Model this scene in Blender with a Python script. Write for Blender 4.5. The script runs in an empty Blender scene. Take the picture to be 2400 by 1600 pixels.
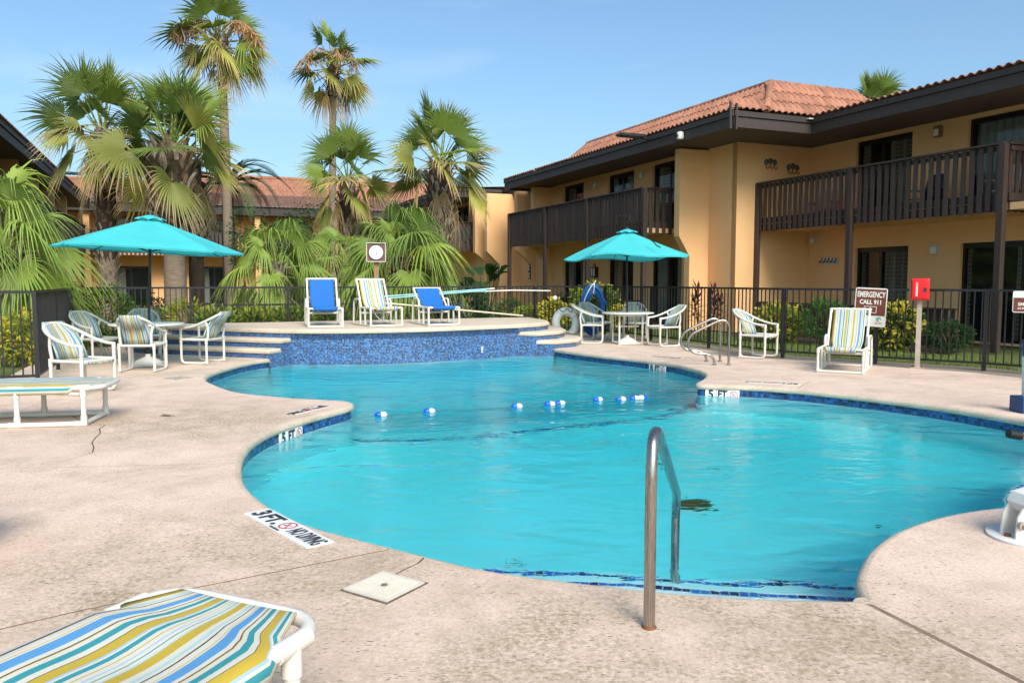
import bpy, bmesh, math, random
from math import sin, cos, pi, radians as R, sqrt, atan2, hypot
from mathutils import Vector, Matrix, noise
from mathutils.geometry import delaunay_2d_cdt

# ------------------------------------------------------------------ scene, camera, sky, sun
sc = bpy.context.scene
col = sc.collection
random.seed(7)
EYE = 1.45
PITCH = math.atan((800 - 657) / 1867.0)
cd = bpy.data.cameras.new('camera')
cd.sensor_fit = 'HORIZONTAL'; cd.sensor_width = 36.0
cd.lens = 36.0 * 1867.0 / 2400.0
cd.clip_start = 0.05; cd.clip_end = 2000
cam = bpy.data.objects.new('camera', cd); col.objects.link(cam)
cam.location = (0, 0, EYE); cam.rotation_euler = (pi/2 - PITCH, 0, 0)
sc.camera = cam

SUN_EL, SUN_AZ = R(40), math.atan2(0.34, -0.94)       # azimuth from +Y towards +X: behind the camera, a little right
w = bpy.data.worlds.new('World'); sc.world = w; w.use_nodes = True
wn = w.node_tree.nodes; wl = w.node_tree.links; wn.clear()
sky = wn.new('ShaderNodeTexSky'); sky.sky_type = 'NISHITA'; sky.sun_disc = False
sky.sun_elevation = SUN_EL; sky.sun_rotation = SUN_AZ
sky.air_density = 1.0; sky.dust_density = 3.0; sky.ozone_density = 1.2; sky.altitude = 0
# thin high cirrus: a faint white veil, stretched, only where the noise is high
tc = wn.new('ShaderNodeTexCoord'); mp = wn.new('ShaderNodeMapping'); mp.inputs['Scale'].default_value = (1.6, 3.0, 9.0)
nz = wn.new('ShaderNodeTexNoise'); nz.inputs['Scale'].default_value = 1.3; nz.inputs['Detail'].default_value = 7; nz.inputs['Distortion'].default_value = 0.6
cr = wn.new('ShaderNodeValToRGB'); cr.color_ramp.elements[0].position = 0.50; cr.color_ramp.elements[0].color = (0, 0, 0, 1)
cr.color_ramp.elements[1].position = 0.80; cr.color_ramp.elements[1].color = (0.16, 0.16, 0.16, 1)
mxs = wn.new('ShaderNodeMixRGB'); mxs.inputs[2].default_value = (7.0, 7.6, 8.4, 1)
bg = wn.new('ShaderNodeBackground'); bg.inputs['Strength'].default_value = 0.110
wo = wn.new('ShaderNodeOutputWorld')
wl.new(tc.outputs['Generated'], mp.inputs[0]); wl.new(mp.outputs[0], nz.inputs['Vector'])
tint = wn.new('ShaderNodeMixRGB'); tint.blend_type = 'MULTIPLY'; tint.inputs[0].default_value = 1.0; tint.inputs[2].default_value = (0.76, 0.94, 1.0, 1)   # clear sea-air blue
wl.new(nz.outputs['Fac'], cr.inputs[0]); wl.new(cr.outputs[0], mxs.inputs[0]); wl.new(sky.outputs[0], tint.inputs[1]); wl.new(tint.outputs[0], mxs.inputs[1])
wl.new(mxs.outputs[0], bg.inputs[0]); wl.new(bg.outputs[0], wo.inputs[0])

sl = bpy.data.lights.new('sun', 'SUN'); sl.energy = 2.2; sl.angle = R(30); sl.color = (1.0, 0.91, 0.82)
so = bpy.data.objects.new('sun', sl); col.objects.link(so)
sd = Vector((sin(SUN_AZ)*cos(SUN_EL), cos(SUN_AZ)*cos(SUN_EL), sin(SUN_EL)))
so.rotation_euler = (-sd).to_track_quat('-Z', 'Y').to_euler(); so.location = sd * 60

sc.view_settings.view_transform = 'Standard'; sc.view_settings.look = 'None'
sc.view_settings.exposure = 0.93; sc.view_settings.gamma = 1.0
sc.view_settings.use_curve_mapping = False
sc.cycles.use_denoising = True
sc.cycles.sample_clamp_indirect = 40.0
sc.cycles.max_bounces = 10; sc.cycles.transmission_bounces = 8; sc.cycles.transparent_max_bounces = 12

# ------------------------------------------------------------------ materials
def newmat(name):
    m = bpy.data.materials.new(name); m.use_nodes = True
    nt = m.node_tree; b = nt.nodes['Principled BSDF']
    return m, nt, b
def nd(nt, typ, **kw):
    n = nt.nodes.new('ShaderNode' + typ)
    for k, v in kw.items():
        if k in n.inputs: n.inputs[k].default_value = v
        else: setattr(n, k, v)
    return n
def coord(nt, kind='Object', scale=None):
    t = nd(nt, 'TexCoord')
    if scale is None: return t.outputs[kind]
    mp = nd(nt, 'Mapping'); mp.inputs['Scale'].default_value = scale
    nt.links.new(t.outputs[kind], mp.inputs[0]); return mp.outputs[0]
def ramp(nt, src, stops, interp='LINEAR'):
    r = nd(nt, 'ValToRGB'); cr = r.color_ramp; cr.interpolation = interp
    while len(cr.elements) < len(stops): cr.elements.new(0.5)
    for e, (p, c) in zip(cr.elements, stops):
        e.position = p; e.color = (c[0], c[1], c[2], 1) if len(c) == 3 else c
    nt.links.new(src, r.inputs[0]); return r.outputs[0]
def mix(nt, fac, a, b, typ='MIX'):
    n = nd(nt, 'MixRGB', blend_type=typ)
    for s, v in ((n.inputs[0], fac), (n.inputs[1], a), (n.inputs[2], b)):
        if hasattr(v, 'is_linked'): nt.links.new(v, s)
        elif isinstance(v, (int, float)): s.default_value = v
        else: s.default_value = (v[0], v[1], v[2], 1)
    return n.outputs[0]
def noisef(nt, vec, scale, detail=4, rough=0.55, dist=0.0):
    n = nd(nt, 'TexNoise'); n.inputs['Scale'].default_value = scale; n.inputs['Detail'].default_value = detail
    n.inputs['Roughness'].default_value = rough; n.inputs['Distortion'].default_value = dist
    if vec is not None: nt.links.new(vec, n.inputs['Vector'])
    return n.outputs['Fac']
def math2(nt, op, a, b=None):
    n = nd(nt, 'Math', operation=op)
    for s, v in ((n.inputs[0], a), (n.inputs[1], b)):
        if v is None: continue
        if hasattr(v, 'is_linked'): nt.links.new(v, s)
        else: s.default_value = v
    return n.outputs[0]
def bump(nt, b, h, strength=0.3, dist=0.01):
    n = nd(nt, 'Bump'); n.inputs['Strength'].default_value = strength; n.inputs['Distance'].default_value = dist
    nt.links.new(h, n.inputs['Height']); nt.links.new(n.outputs[0], b.inputs['Normal']); return n
M = {}
def simple(name, c, rough=0.5, metal=0.0, var=0.12, nscale=8, spec=0.5, bmp=0.0, bscale=60, sub=None):
    m, nt, b = newmat(name)
    v = noisef(nt, coord(nt), nscale, 4)
    lo = [x*(1-var) for x in c]; hi = [min(1, x*(1+var)) for x in c]
    nt.links.new(ramp(nt, v, [(0.25, lo), (0.75, hi)]), b.inputs['Base Color'])
    b.inputs['Roughness'].default_value = rough; b.inputs['Metallic'].default_value = metal
    b.inputs['Specular IOR Level'].default_value = spec
    if bmp: bump(nt, b, noisef(nt, coord(nt), bscale, 3), bmp, 0.01)
    M[name] = m; return m

simple('pvc', (0.64, 0.61, 0.55), 0.32, var=0.04, nscale=5)
simple('white_plastic', (0.68, 0.66, 0.62), 0.4, var=0.05)
simple('black_metal', (0.012, 0.012, 0.014), 0.38, var=0.2, nscale=20)
simple('dark_frame', (0.010, 0.010, 0.012), 0.3, var=0.2)
simple('soffit', (0.10, 0.072, 0.055), 0.8, var=0.15)
simple('blue_hose', (0.004, 0.085, 0.30), 0.35)
simple('blue_box', (0.006, 0.05, 0.16), 0.45)
simple('blue_float', (0.0, 0.085, 0.55), 0.35)
simple('rope', (0.45, 0.55, 0.58), 0.7)
simple('float_line', (0.05, 0.14, 0.16), 0.7)
simple('red_paint', (0.62, 0.012, 0.015), 0.3, var=0.05)
simple('sign_brown', (0.16, 0.045, 0.025), 0.45, var=0.06)
simple('sign_white', (0.78, 0.77, 0.70), 0.45, var=0.05)
simple('sign_green', (0.14, 0.42, 0.30), 0.5)
simple('sign_orange', (0.60, 0.22, 0.12), 0.5)
simple('ink', (0.02, 0.022, 0.03), 0.5)
simple('marker_red', (0.55, 0.04, 0.05), 0.5)
simple('marker_white', (0.72, 0.72, 0.70), 0.35, var=0.06, nscale=30)
simple('lid_grey', (0.36, 0.32, 0.28), 0.8, var=0.4, nscale=25)
simple('lid', (0.60, 0.56, 0.48), 0.55, var=0.06, nscale=15)
simple('clock_wood', (0.15, 0.055, 0.05), 0.6, var=0.3, nscale=25)
simple('post_wood', (0.26, 0.155, 0.085), 0.75, var=0.3, nscale=12)
simple('steel_post', (0.36, 0.31, 0.26), 0.5, var=0.2)
simple('teal_pole', (0.28, 0.56, 0.60), 0.35)
simple('beige_pole', (0.62, 0.54, 0.38), 0.5)
simple('teal_paint', (0.03, 0.40, 0.42), 0.5)
simple('pink_paint', (0.48, 0.20, 0.18), 0.6)
simple('grey_bronze', (0.10, 0.10, 0.095), 0.5)
simple('rust', (0.16, 0.055, 0.02), 0.8, var=0.4)
simple('yellow_flower', (0.6, 0.45, 0.05), 0.6)
simple('joint', (0.20, 0.135, 0.095), 0.95, var=0.3, nscale=14)
simple('crack', (0.13, 0.095, 0.07), 0.95, var=0.5, nscale=20)
simple('mulch', (0.05, 0.03, 0.02), 0.95, var=0.5, nscale=30)
simple('black_plastic', (0.012, 0.012, 0.012), 0.4)
simple('chair_blue', (0.01, 0.07, 0.33), 0.5)
simple('towel_red', (0.55, 0.03, 0.03), 0.9)
simple('towel_blue', (0.03, 0.10, 0.45), 0.9, var=0.7, nscale=9)
simple('towel_teal', (0.02, 0.40, 0.42), 0.9)
simple('light_box', (0.55, 0.52, 0.46), 0.5)

def m_steel():
    m, nt, b = newmat('stainless')
    b.inputs['Metallic'].default_value = 1.0
    s = noisef(nt, coord(nt, 'Object', (60, 60, 2)), 6, 5)
    nt.links.new(ramp(nt, s, [(0.3, (0.27, 0.24, 0.21)), (0.7, (0.50, 0.46, 0.42))]), b.inputs['Base Color'])
    r = nd(nt, 'MapRange'); r.inputs['To Min'].default_value = 0.18; r.inputs['To Max'].default_value = 0.36
    nt.links.new(s, r.inputs[0]); nt.links.new(r.outputs[0], b.inputs['Roughness'])
    M['stainless'] = m
m_steel()

def m_concrete(name='concrete', base=(0.68, 0.525, 0.43), dirt=1.0, pits=1.0):
    m, nt, b = newmat(name)
    g = nd(nt, 'NewGeometry').outputs['Position']
    big = noisef(nt, g, 0.55, 5, 0.6)
    mid = noisef(nt, g, 3.2, 6, 0.65)
    fine = noisef(nt, g, 55, 4, 0.7)
    c1 = ramp(nt, big, [(0.28, [x*0.90 for x in base]), (0.5, base), (0.75, [min(1, x*1.10) for x in base])])
    c2 = mix(nt, 0.55, c1, ramp(nt, mid, [(0.25, (0.66, 0.63, 0.58)), (0.55, (0.98, 0.98, 0.98)), (0.8, (1.06, 1.05, 1.04))]), 'MULTIPLY')
    c3 = mix(nt, 0.6, c2, ramp(nt, fine, [(0.28, (0.60, 0.56, 0.50)), (0.58, (1.06, 1.06, 1.06))]), 'MULTIPLY')
    # old water and algae stains with shapes of their own
    st = noisef(nt, g, 1.05, 7, 0.72, 0.5)
    sm = ramp(nt, st, [(0.50, (0, 0, 0)), (0.68, (0.75*dirt, 0.75*dirt, 0.75*dirt))])
    sf = mix(nt, 1.0, sm, ramp(nt, noisef(nt, g, 26, 4, 0.8), [(0.38, (0.1, 0.1, 0.1)), (0.62, (1, 1, 1))]), 'MULTIPLY')
    c4 = mix(nt, sf, c3, (0.30, 0.235, 0.155))
    if name == 'concrete':
        # brown-green film round the foot of the near rail, broken by the topping's texture
        fm = None
        for cx, cy, rr in ((0.75, 2.6, 1.9), (1.45, 2.9, 1.0), (-1.5, 3.9, 1.4), (-3.4, 8.2, 1.6)):
            d_ = nd(nt, 'VectorMath', operation='DISTANCE'); nt.links.new(g, d_.inputs[0]); d_.inputs[1].default_value = (cx, cy, 0)
            v_ = math2(nt, 'SUBTRACT', 1.0, math2(nt, 'DIVIDE', d_.outputs['Value'], rr)); v_.node.use_clamp = True
            fm = v_ if fm is None else math2(nt, 'MAXIMUM', fm, v_)
        fn_ = ramp(nt, noisef(nt, g, 2.4, 7, 0.75, 0.4), [(0.33, (0, 0, 0)), (0.60, (1, 1, 1))])
        fg = ramp(nt, noisef(nt, g, 34, 4, 0.8), [(0.40, (0.05, 0.05, 0.05)), (0.60, (1, 1, 1))])
        fk = mix(nt, 1.0, mix(nt, 1.0, fn_, fg, 'MULTIPLY'), ramp(nt, fm, [(0.0, (0, 0, 0)), (0.55, (0.95, 0.95, 0.95))]), 'MULTIPLY')
        c4 = mix(nt, fk, c4, (0.26, 0.205, 0.115))
    # pits of the worn topping: short dark flecks
    mp = nd(nt, 'Mapping'); mp.inputs['Rotation'].default_value = (0, 0, 0.35); mp.inputs['Scale'].default_value = (30, 66, 40)
    wp = nd(nt, 'TexNoise'); wp.inputs['Scale'].default_value = 14.0; wp.inputs['Detail'].default_value = 3; nt.links.new(g, wp.inputs['Vector'])
    wa = nd(nt, 'VectorMath', operation='MULTIPLY_ADD'); nt.links.new(wp.outputs['Color'], wa.inputs[0]); wa.inputs[1].default_value = (0.07, 0.05, 0.0); nt.links.new(g, wa.inputs[2])
    nt.links.new(wa.outputs[0], mp.inputs[0])
    vo = nd(nt, 'TexVoronoi'); vo.inputs['Scale'].default_value = 1.0; vo.inputs['Randomness'].default_value = 1.0
    nt.links.new(mp.outputs[0], vo.inputs['Vector'])
    pm = ramp(nt, vo.outputs['Distance'], [(0.15, (1, 1, 1)), (0.36, (0, 0, 0))])
    zone = ramp(nt, noisef(nt, g, 0.9, 5, 0.7), [(0.36, (0.25*pits, 0.25*pits, 0.25*pits)), (0.58, (pits, pits, pits))])
    vz = ramp(nt, vo.outputs['Color'], [(0.45, (0, 0, 0)), (0.75, (1, 1, 1))])
    pf = mix(nt, 1.0, mix(nt, 1.0, pm, zone, 'MULTIPLY'), vz, 'MULTIPLY')
    c5 = mix(nt, pf, c4, (0.20, 0.155, 0.125))
    nt.links.new(c5, b.inputs['Base Color'])
    b.inputs['Roughness'].default_value = 0.88; b.inputs['Specular IOR Level'].default_value = 0.25
    h = math2(nt, 'SUBTRACT', math2(nt, 'MULTIPLY', fine, 0.6), pf)
    bump(nt, b, h, 0.45, 0.006)
    M[name] = m
m_concrete()
m_concrete('concrete_raised', (0.62, 0.51, 0.41), 0.25, 0.35)
m_concrete('concrete_coping', (0.58, 0.48, 0.385), 0.7, 1.0)
m_concrete('concrete_path', (0.27, 0.225, 0.19), 0.9, 0.6)

def m_mosaic(name, cols, n=36.0, grout=(0.10, 0.11, 0.13)):
    # glass mosaic: one random colour per tile from the UV cell, grout between
    m, nt, b = newmat(name)
    uv = coord(nt, 'UV')
    sp = nd(nt, 'SeparateXYZ'); nt.links.new(uv, sp.inputs[0])
    cells, masks = [], []
    for k in (0, 1):
        s = math2(nt, 'MULTIPLY', sp.outputs[k], n)
        cells.append(math2(nt, 'FLOOR', s))
        f = math2(nt, 'FRACT', s)
        masks.append(math2(nt, 'GREATER_THAN', math2(nt, 'ABSOLUTE', math2(nt, 'SUBTRACT', f, 0.5)), 0.425))
    cb = nd(nt, 'CombineXYZ'); nt.links.new(cells[0], cb.inputs[0]); nt.links.new(cells[1], cb.inputs[1])
    wnz = nd(nt, 'TexWhiteNoise', noise_dimensions='2D'); nt.links.new(cb.outputs[0], wnz.inputs['Vector'])
    c = ramp(nt, wnz.outputs['Value'], [(i/len(cols), cc) for i, cc in enumerate(cols)], 'CONSTANT')
    gm = math2(nt, 'MAXIMUM', masks[0], masks[1])
    nt.links.new(mix(nt, gm, c, grout), b.inputs['Base Color'])
    b.inputs['Roughness'].default_value = 0.22
    bump(nt, b, math2(nt, 'SUBTRACT', 1.0, gm), 0.4, 0.002)
    M[name] = m
BL = [(0.010, 0.045, 0.15), (0.02, 0.12, 0.38), (0.005, 0.016, 0.05), (0.03, 0.19, 0.50), (0.014, 0.065, 0.22), (0.07, 0.22, 0.42), (0.008, 0.025, 0.08), (0.02, 0.13, 0.40), (0.06, 0.10, 0.18), (0.014, 0.085, 0.28)]
m_mosaic('mosaic', BL, 34.0, (0.16, 0.20, 0.26))
m_mosaic('mosaic_band', [(0.008, 0.035, 0.14), (0.012, 0.07, 0.28), (0.004, 0.015, 0.05), (0.02, 0.13, 0.45), (0.01, 0.05, 0.18), (0.03, 0.10, 0.25)], 26.0, (0.05, 0.07, 0.10))
m_mosaic('mosaic_line', [(0.01, 0.05, 0.30), (0.02, 0.13, 0.55), (0.005, 0.02, 0.12), (0.03, 0.2, 0.6)], 20.0, (0.3, 0.45, 0.5))

def m_plaster():
    m, nt, b = newmat('pool_plaster')
    g = nd(nt, 'NewGeometry').outputs['Position']
    nt.links.new(ramp(nt, noisef(nt, g, 0.8, 6, 0.65), [(0.3, (0.76, 0.93, 0.94)), (0.7, (0.86, 0.97, 0.98))]), b.inputs['Base Color'])
    b.inputs['Roughness'].default_value = 0.8
    M['pool_plaster'] = m
m_plaster()

def m_water():
    m, nt, b = newmat('water')
    nt.nodes.remove(b); out = nt.nodes['Material Output']
    g = nd(nt, 'NewGeometry').outputs['Position']
    mp = nd(nt, 'Mapping'); mp.inputs['Scale'].default_value = (0.75, 1.25, 1.0); mp.inputs['Rotation'].default_value = (0, 0, 0.25)
    nt.links.new(g, mp.inputs[0])
    a = noisef(nt, mp.outputs[0], 1.5, 2, 0.5, 0.8)
    c = noisef(nt, mp.outputs[0], 5.5, 2, 0.5, 0.6)
    d = noisef(nt, mp.outputs[0], 17.0, 2, 0.5, 0.3)
    h = math2(nt, 'ADD', math2(nt, 'ADD', math2(nt, 'MULTIPLY', a, 0.80), math2(nt, 'MULTIPLY', c, 0.20)), math2(nt, 'MULTIPLY', d, 0.05))
    bp = nd(nt, 'Bump'); bp.inputs['Strength'].default_value = 1.0; bp.inputs['Distance'].default_value = 0.042
    nt.links.new(h, bp.inputs['Height'])
    rf = nd(nt, 'BsdfRefraction'); rf.inputs['IOR'].default_value = 1.333; rf.inputs['Roughness'].default_value = 0.0
    gs = nd(nt, 'BsdfGlossy'); gs.inputs['Roughness'].default_value = 0.05
    fr = nd(nt, 'Fresnel'); fr.inputs['IOR'].default_value = 1.20
    for n_ in (rf, gs, fr): nt.links.new(bp.outputs[0], n_.inputs['Normal'])
    mxw = nd(nt, 'MixShader'); nt.links.new(fr.outputs[0], mxw.inputs[0]); nt.links.new(rf.outputs[0], mxw.inputs[1]); nt.links.new(gs.outputs[0], mxw.inputs[2])
    nt.links.new(mxw.outputs[0], out.inputs['Surface'])
    va = nd(nt, 'VolumeAbsorption'); va.inputs['Color'].default_value = (0.0, 0.90, 0.935, 1); va.inputs['Density'].default_value = 0.75
    nt.links.new(va.outputs[0], out.inputs['Volume'])
    M['water'] = m
m_water()

def m_stucco():
    m, nt, b = newmat('stucco')
    g = nd(nt, 'NewGeometry').outputs['Position']
    nt.links.new(ramp(nt, noisef(nt, g, 0.7, 5, 0.6), [(0.3, (0.78, 0.455, 0.215)), (0.7, (0.85, 0.51, 0.25))]), b.inputs['Base Color'])
    b.inputs['Roughness'].default_value = 0.9; b.inputs['Specular IOR Level'].default_value = 0.2
    bump(nt, b, noisef(nt, g, 26, 4, 0.6), 0.5, 0.012)
    M['stucco'] = m
m_stucco()

def m_wood(name, c, var=0.3):
    m, nt, b = newmat(name)
    oi = nd(nt, 'ObjectInfo')
    n1 = noisef(nt, coord(nt, 'Object', (14, 14, 1.2)), 3, 5, 0.6, 0.4)
    k = ramp(nt, n1, [(0.25, [x*(1-var) for x in c]), (0.75, [x*(1+var) for x in c])])
    rr = ramp(nt, oi.outputs['Random'], [(0, (0.8, 0.8, 0.8)), (1, (1.2, 1.17, 1.15))])
    nt.links.new(mix(nt, 1.0, k, rr, 'MULTIPLY'), b.inputs['Base Color'])
    b.inputs['Roughness'].default_value = 0.62
    bump(nt, b, n1, 0.25, 0.004)
    M[name] = m
m_wood('brown_wood', (0.050, 0.032, 0.025))
m_wood('fascia_wood', (0.042, 0.030, 0.026))

def m_tile(name, c, dark):
    m, nt, b = newmat(name)
    oi = nd(nt, 'ObjectInfo'); g = nd(nt, 'NewGeometry').outputs['Position']
    streak = noisef(nt, coord(nt, 'Object', (9, 2.2, 2)), 2.0, 5, 0.65)
    k = ramp(nt, streak, [(0.3, dark), (0.62, c)])
    rr = ramp(nt, oi.outputs['Random'], [(0, (0.72, 0.68, 0.64)), (0.5, (1, 1, 1)), (1, (1.2, 1.1, 1.02))])
    nz2 = ramp(nt, noisef(nt, g, 1.1, 4, 0.6), [(0.3, (0.75, 0.72, 0.7)), (0.7, (1.12, 1.1, 1.08))])
    nt.links.new(mix(nt, 1.0, mix(nt, 1.0, k, rr, 'MULTIPLY'), nz2, 'MULTIPLY'), b.inputs['Base Color'])
    b.inputs['Roughness'].default_value = 0.8
    M[name] = m
m_tile('terracotta', (0.43, 0.20, 0.125), (0.20, 0.095, 0.068))
m_tile('terracotta_brown', (0.21, 0.105, 0.078), (0.11, 0.06, 0.047))

def m_glass():
    m, nt, b = newmat('window_glass')
    b.inputs['Base Color'].default_value = (0.012, 0.016, 0.018, 1)
    b.inputs['Roughness'].default_value = 0.04; b.inputs['Alpha'].default_value = 0.30
    b.inputs['Specular IOR Level'].default_value = 0.7
    M['window_glass'] = m
m_glass()

def m_curtain(name, c, pat):
    m, nt, b = newmat(name)
    uv = coord(nt, 'UV')
    vo = nd(nt, 'TexVoronoi', feature='DISTANCE_TO_EDGE'); vo.inputs['Scale'].default_value = 9.0; vo.inputs['Randomness'].default_value = 0.15
    nt.links.new(uv, vo.inputs['Vector'])
    nt.links.new(mix(nt, ramp(nt, vo.outputs['Distance'], [(0.10, (1, 1, 1)), (0.18, (0, 0, 0))]), c, pat), b.inputs['Base Color'])
    b.inputs['Roughness'].default_value = 0.9
    M[name] = m
m_curtain('curtain', (0.36, 0.33, 0.24), (0.66, 0.62, 0.50))
simple('curtain_plain', (0.52, 0.60, 0.54), 0.9, var=0.1)
simple('room_dark', (0.03, 0.026, 0.022), 0.9)

CREAM = (0.58, 0.56, 0.48); MUST = (0.46, 0.33, 0.035); BLU = (0.085, 0.27, 0.52); TEAL = (0.03, 0.25, 0.29); BRN = (0.06, 0.045, 0.04); LTEAL = (0.36, 0.52, 0.50); LBL = (0.30, 0.45, 0.60)
STR = [(MUST, 5), (CREAM, 3), (LTEAL, 2), (CREAM, 1.5), (BRN, 1), (CREAM, 3), (MUST, .5), (CREAM, 1), (BLU, 5), (CREAM, 2.5), (BRN, .6), (MUST, .6), (CREAM, 2.5), (TEAL, 3.5), (CREAM, 3), (BRN, .6), (MUST, 5), (LBL, 1.2), (CREAM, 1.2), (TEAL, 2.6), (CREAM, 2.2), (MUST, .7), (CREAM, 2.4), (LBL, .9), (CREAM, 2), (TEAL, .8), (CREAM, 2), (LTEAL, 1)]
def m_stripes(name, dim=1.0, rep=2.0, off=0.0):
    m, nt, b = newmat(name)
    sp = nd(nt, 'SeparateXYZ'); nt.links.new(coord(nt, 'UV'), sp.inputs[0])
    f = math2(nt, 'FRACT', math2(nt, 'ADD', math2(nt, 'MULTIPLY', sp.outputs[0], rep), off))
    tot = sum(wd for _, wd in STR); p = 0; stops = []
    for c, wd in STR:
        stops.append((p/tot, [x*dim for x in c])); p += wd
    c = ramp(nt, f, stops, 'CONSTANT')
    oc = coord(nt)
    c = mix(nt, 0.5, c, ramp(nt, noisef(nt, oc, 3.0, 5, 0.65), [(0.3, (0.75, 0.73, 0.68)), (0.7, (1.05, 1.05, 1.05))]), 'MULTIPLY')
    nt.links.new(c, b.inputs['Base Color']); b.inputs['Roughness'].default_value = 0.75
    wv = noisef(nt, coord(nt, 'UV', (400, 400, 1)), 1, 2)
    bump(nt, b, wv, 0.15, 0.002)
    M[name] = m
m_stripes('stripes', 1.0, 1.6)
m_stripes('stripes_chair', 0.95, 1.45, 0.15)
m_stripes('stripes_bed', 1.0, -1.85, 1.85)
def m_cloth(name, c, tr=0.0):
    m, nt, b = newmat(name)
    n = noisef(nt, coord(nt), 2.5, 5, 0.6)
    nt.links.new(ramp(nt, n, [(0.3, [x*0.9 for x in c]), (0.7, [min(1, x*1.06) for x in c])]), b.inputs['Base Color'])
    b.inputs['Roughness'].default_value = 0.8
    bump(nt, b, noisef(nt, coord(nt), 9, 4), 0.12, 0.01)
    if tr:
        t = nd(nt, 'BsdfTranslucent'); t.inputs[0].default_value = (c[0], c[1], c[2], 1)
        ms = nd(nt, 'MixShader'); ms.inputs[0].default_value = tr
        nt.links.new(b.outputs[0], ms.inputs[1]); nt.links.new(t.outputs[0], ms.inputs[2])
        nt.links.new(ms.outputs[0], nt.nodes['Material Output'].inputs[0])
    M[name] = m
m_cloth('blue_sling', (0.004, 0.115, 0.43))
m_cloth('canopy', (0.075, 0.62, 0.66), 0.34)
def m_checks():
    m, nt, b = newmat('towel_check')
    sp = nd(nt, 'SeparateXYZ'); nt.links.new(coord(nt, 'UV'), sp.inputs[0])
    a = math2(nt, 'GREATER_THAN', math2(nt, 'FRACT', math2(nt, 'MULTIPLY', sp.outputs[0], 5)), 0.75)
    c = math2(nt, 'GREATER_THAN', math2(nt, 'FRACT', math2(nt, 'MULTIPLY', sp.outputs[1], 12)), 0.75)
    k = mix(nt, a, (0.7, 0.7, 0.7), (0.05, 0.3, 0.5)); k = mix(nt, c, k, (0.55, 0.1, 0.12))
    nt.links.new(k, b.inputs['Base Color']); b.inputs['Roughness'].default_value = 0.9
    M['towel_check'] = m
m_checks()

def m_leaf(name, c, tip, tipstart=0.7, var=0.35, tr=0.28, spec=0.3):
    # colour along the blade (uv.y): green with dry ends; a little different on every frond
    m, nt, b = newmat(name)
    sp = nd(nt, 'SeparateXYZ'); nt.links.new(coord(nt, 'UV'), sp.inputs[0])
    g = nd(nt, 'NewGeometry').outputs['Position']
    n = noisef(nt, g, 5.0, 3)
    f = math2(nt, 'ADD', sp.outputs[1], math2(nt, 'MULTIPLY', math2(nt, 'SUBTRACT', n, 0.5), 0.5))
    k = ramp(nt, f, [(max(0, tipstart-0.35), c), (tipstart, [x*1.15 for x in c]), (min(1.0, tipstart+0.25), tip)])
    oi = nd(nt, 'ObjectInfo')
    rr = ramp(nt, oi.outputs['Random'], [(0, (1-var, 1-var*0.9, 1-var*0.6)), (0.6, (1, 1, 1)), (1, (1+var*0.9, 1+var*0.55, 1.0))])
    k = mix(nt, 1.0, k, rr, 'MULTIPLY')
    nt.links.new(k, b.inputs['Base Color']); b.inputs['Roughness'].default_value = 0.5; b.inputs['Specular IOR Level'].default_value = spec
    t = nd(nt, 'BsdfTranslucent'); nt.links.new(k, t.inputs[0])
    ms = nd(nt, 'MixShader'); ms.inputs[0].default_value = tr
    nt.links.new(b.outputs[0], ms.inputs[1]); nt.links.new(t.outputs[0], ms.inputs[2])
    nt.links.new(ms.outputs[0], nt.nodes['Material Output'].inputs[0])
    M[name] = m
m_leaf('palm_green', (0.17, 0.245, 0.045), (0.60, 0.47, 0.23), 0.74)
m_leaf('palm_yellow', (0.30, 0.31, 0.07), (0.60, 0.44, 0.22), 0.60)
m_leaf('palm_dry', (0.42, 0.30, 0.15), (0.60, 0.45, 0.25), 0.4, 0.3, 0.2)
m_leaf('palm_low', (0.25, 0.355, 0.07), (0.55, 0.50, 0.25), 0.88, 0.3)
m_leaf('date_green', (0.05, 0.095, 0.035), (0.10, 0.14, 0.06), 0.9)
m_leaf('shrub_green', (0.045, 0.12, 0.02), (0.07, 0.16, 0.03), 0.9)
m_leaf('shrub_dark', (0.022, 0.075, 0.015), (0.035, 0.10, 0.02), 0.9)
m_leaf('shrub_yellow', (0.50, 0.42, 0.045), (0.22, 0.27, 0.04), 0.75)
m_leaf('shrub_lime', (0.22, 0.28, 0.035), (0.30, 0.30, 0.06), 0.8)
m_leaf('ti_red', (0.10, 0.022, 0.022), (0.16, 0.05, 0.03), 0.8)
m_leaf('banana_green', (0.035, 0.09, 0.022), (0.06, 0.12, 0.03), 0.9)
m_leaf('grass_blade', (0.13, 0.20, 0.035), (0.24, 0.27, 0.07), 0.8)

def m_trunk(name, c, rings):
    m, nt, b = newmat(name)
    oc = coord(nt, 'Object', (3, 3, 26 if rings else 7))
    n = noisef(nt, oc, 1.6, 6, 0.7, 0.4)
    nt.links.new(ramp(nt, n, [(0.28, [x*0.5 for x in c]), (0.55, c), (0.8, [min(1, x*1.35) for x in c])]), b.inputs['Base Color'])
    b.inputs['Roughness'].default_value = 0.9
    bump(nt, b, n, 0.9, 0.03)
    M[name] = m
m_trunk('trunk_smooth', (0.24, 0.185, 0.135), True)
m_trunk('trunk_dark', (0.055, 0.036, 0.024), False)
simple('boot', (0.17, 0.115, 0.07), 0.9, var=0.55, nscale=9)
simple('boot_grey', (0.36, 0.295, 0.225), 0.9, var=0.5, nscale=9)
simple('stem', (0.12, 0.085, 0.05), 0.9, var=0.3)
m_leaf('flower_stalk', (0.42, 0.27, 0.14), (0.52, 0.36, 0.2), 0.8)
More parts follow.
